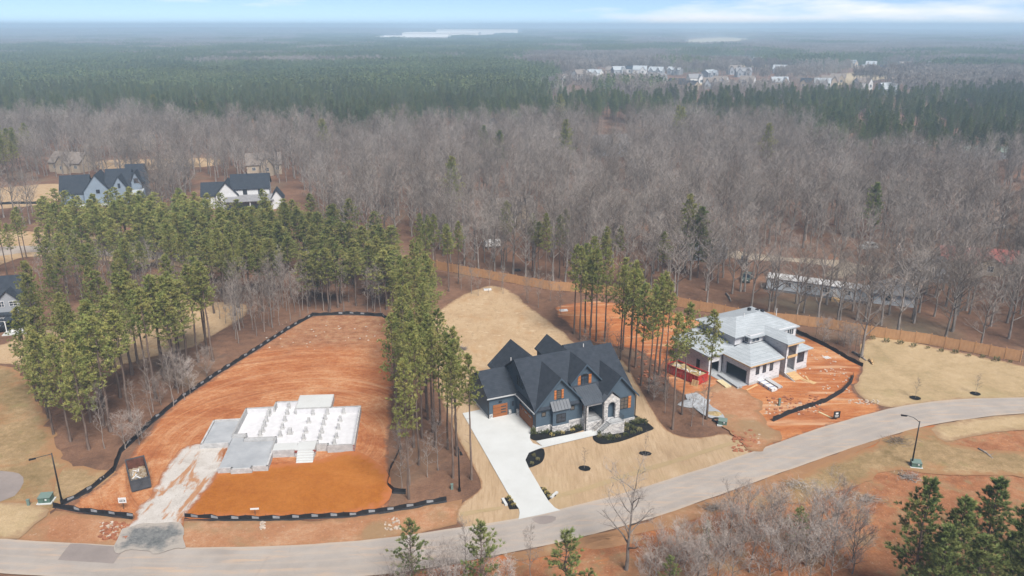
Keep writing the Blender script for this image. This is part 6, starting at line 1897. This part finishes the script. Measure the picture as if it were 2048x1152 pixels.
m_claylump = plain('red_clay_clods', (.27, .105, .055), .95, .3, 2.0)
rubble('pale_rocks', 'pale rocks strewn over the red clay lots', [(1530, 805, 1640, 830), (1640, 740, 1700, 790), (200, 1045, 250, 1075), (770, 1035, 800, 1062), (1500, 870, 1520, 890), (520, 1045, 530, 1060), (1690, 800, 1760, 810), (1560, 700, 1700, 760), (500, 640, 780, 700), (1330, 640, 1400, 700)], 420, .06, .2, m_rock)
rubble('clay_clods', 'red clay clods along the construction entrance', [(1465, 862, 1512, 905), (1530, 790, 1650, 830), (200, 1045, 260, 1080), (1270, 700, 1330, 770)], 300, .08, .3, m_claylump)
# brush and logs
def log(a, b, r0, label, mat=None):
    A, B = at(*a), at(*b)
    H = empty('fallen_log', A, 0, label, 'log', 'fallen logs')
    d = B - A; mid = d * .5 + Vector((.15, .1, r0 * 1.4))
    MB().tube([Vector((0, 0, r0)), mid, d + Vector((0, 0, r0 * .8))], [r0, r0 * .85, r0 * .55], 7).build('trunk', mat or m_greybark, H, smooth=True)
    for s in (.5, .75):
        MB().tube([d * s + Vector((0, 0, r0)), d * s + Vector((R.uniform(-.8, .8), R.uniform(-.8, .8), r0 + .6))], [r0 * .4, .02], 5).build('branch', mat or m_greybark, H)
log((1956, 899), (1985, 918), .16, 'pale fallen log on the red bank south of the road'); log((1796, 950), (1832, 966), .12, 'weathered branch lying below the lamp on the bank'); log((1290, 486), (1318, 512), .2, 'pale fallen trunk in the woods behind the fence')
log((1452, 588), (1462, 604), .22, 'short broken log standing out in the woods by the fence'); log((1705, 705), (1732, 722), .2, 'cut log at the corner of the hillside lawn'); log((1738, 722), (1745, 730), .25, 'orange cut stump log beside the tall pale tree', m_osb)
def brush(px, py, rx, label, seed):
    p = at(px, py); r = random.Random(seed); t = TM()
    for _ in range(160):
        c = Vector((r.gauss(0, rx * .4), r.gauss(0, rx * .25), r.uniform(.05, .6)))
        d = rdir(r, r.uniform(-.1, .5)).normalized() * r.uniform(.5, 1.4)
        t.sliver(c, c + d, .07, r)
    o = obj('brush_pile', t.mesh('brush_pile', m_twig), None, p)
    tag(o, label, 'brush pile', 'brush piles')
brush(1590, 972, 2.6, 'grey brush pile at the shoulder of the road', 1); brush(1735, 1002, 2.4, 'grey brush pile on the open red bank', 2); brush(1795, 885, 2.6, 'brush pile on the grass above the lamp transformer', 3)
brush(1425, 1020, 1.6, 'small dark brush pile at the road edge'.replace('small dark', 'small'), 4); brush(1290, 648, 1.4, 'bushy grey brush by the straw yard corner'.replace('bushy ', ''), 5); brush(1820, 958, 2.0, 'thin scattered brush below the bank transformer', 6)
brush(925, 700, 1.0, 'little brush clump at the edge of the straw yard', 7)
# vehicles among the trees
m_tyre = plain('tyre_rubber', (.015, .015, .015), .8)
def car(px, py, rz, mat, label, L=4.7, h=1.7):
    p = at(px, py)
    H = empty('parked_car', p, rz, label, 'car', 'cars parked by the houses')
    W = 1.85
    prof = [(0, .35), (0, .85), (.25, 1.0), (1.3, 1.08), (1.9, h), (L - .8, h), (L - .15, 1.1), (L, .95), (L, .35)]
    MB().slab([(a, 0, b) for a, b in prof], W, 0, (0, 1, 0)).build('body', mat, H)
    MB().slab([(1.45, -.012, 1.12), (2.0, -.012, h - .1), (L - .9, -.012, h - .1), (L - .4, -.012, 1.12)], .01, 0, (0, 1, 0)).build('side_window', m_glass, H)
    MB().slab([(1.45, W + .002, 1.12), (2.0, W + .002, h - .1), (L - .9, W + .002, h - .1), (L - .4, W + .002, 1.12)], .01, 0, (0, 1, 0)).build('side_window', m_glass, H)
    MB().slab([(1.34, .15, 1.12), (1.86, .15, h - .04), (1.86, W - .15, h - .04), (1.34, W - .15, 1.12)], .02, 0, (-.8, 0, .5)).build('windscreen', m_glass, H)
    for x in (.85, L - .85):
        for y in (-.02, W + .02):
            w = MB().tube([(x, y - .1, .34), (x, y + .1, .34)], .34, 12).build('wheel', m_tyre, H)
            MB().tube([(x, y - .11, .34), (x, y + .11, .34)], .18, 8).build('rim', m_trimgrey, w)
    for y in (.2, W - .5): MB().box(-.02, .0, y, y + .3, .72, .88).build('headlight', m_white, H)
car(1496, 532, 1.3, plain('dark_grey_car_paint', (.06, .065, .07), .35, .1), 'dark grey car parked by the dirt track in the woods'); car(1497, 568, 1.1, plain('green_car_paint', (.06, .08, .075), .35, .1), 'dark green car parked at the end of the mobile home', 5.0, 1.9)
car(1725, 500, .2, plain('silver_car_paint', (.32, .34, .35), .35, .1), 'silver car beside the boat shaped cover in the woods'.replace(' beside the boat shaped cover', ' parked'), 4.9, 1.8); car(-14, 668, .5, plain('black_car_paint', (.012, .012, .014), .3, .1), 'black car parked at the grey house patio')

# saw-cut joints of the driveway
m_joint = plain('saw_cut', (.26, .26, .255), .9)
drv = bpy.data.objects['driveway']
for (a, b) in ((C3(250, 452), C3(487, 500)), (C3(298, 540), C3(530, 560)), (C3(345, 625), C3(570, 628)), (C3(398, 705), C3(618, 700)), (C3(200, 362), C3(480, 400)), (C3(140, 250), C3(500, 270)), (C3(330, 180), C3(440, 420)), (C3(210, 175), C3(360, 420)), (C3(375, 430), C3(505, 720))):
    A, B = at(*a), at(*b); d = (B - A).normalized(); n = Vector((-d.y, d.x, 0)) * .022
    q = [A - n, B - n, B + n, A + n]
    MB().slab([(v.x, v.y, height(v.x, v.y) + .172) for v in q], .01).build('joint', m_joint, drv)
# ---------------------------------------------------------------- the air
def make_haze():
    mb = MB().box(-13500, 13500, -400, 13800, -40, 74)
    m = bpy.data.materials.new('haze_air'); m.use_nodes = True
    t = m.node_tree; t.nodes.clear()
    o = t.nodes.new('ShaderNodeOutputMaterial')
    v = t.nodes.new('ShaderNodeVolumePrincipled')
    v.inputs['Color'].default_value = (.54, .775, 1.0, 1)
    v.inputs['Density'].default_value = .00037
    v.inputs['Anisotropy'].default_value = 0.0
    t.links.new(v.outputs['Volume'], o.inputs['Volume'])
    h = mb.build('haze', m)
    h['kind'] = 'stuff'
make_haze()
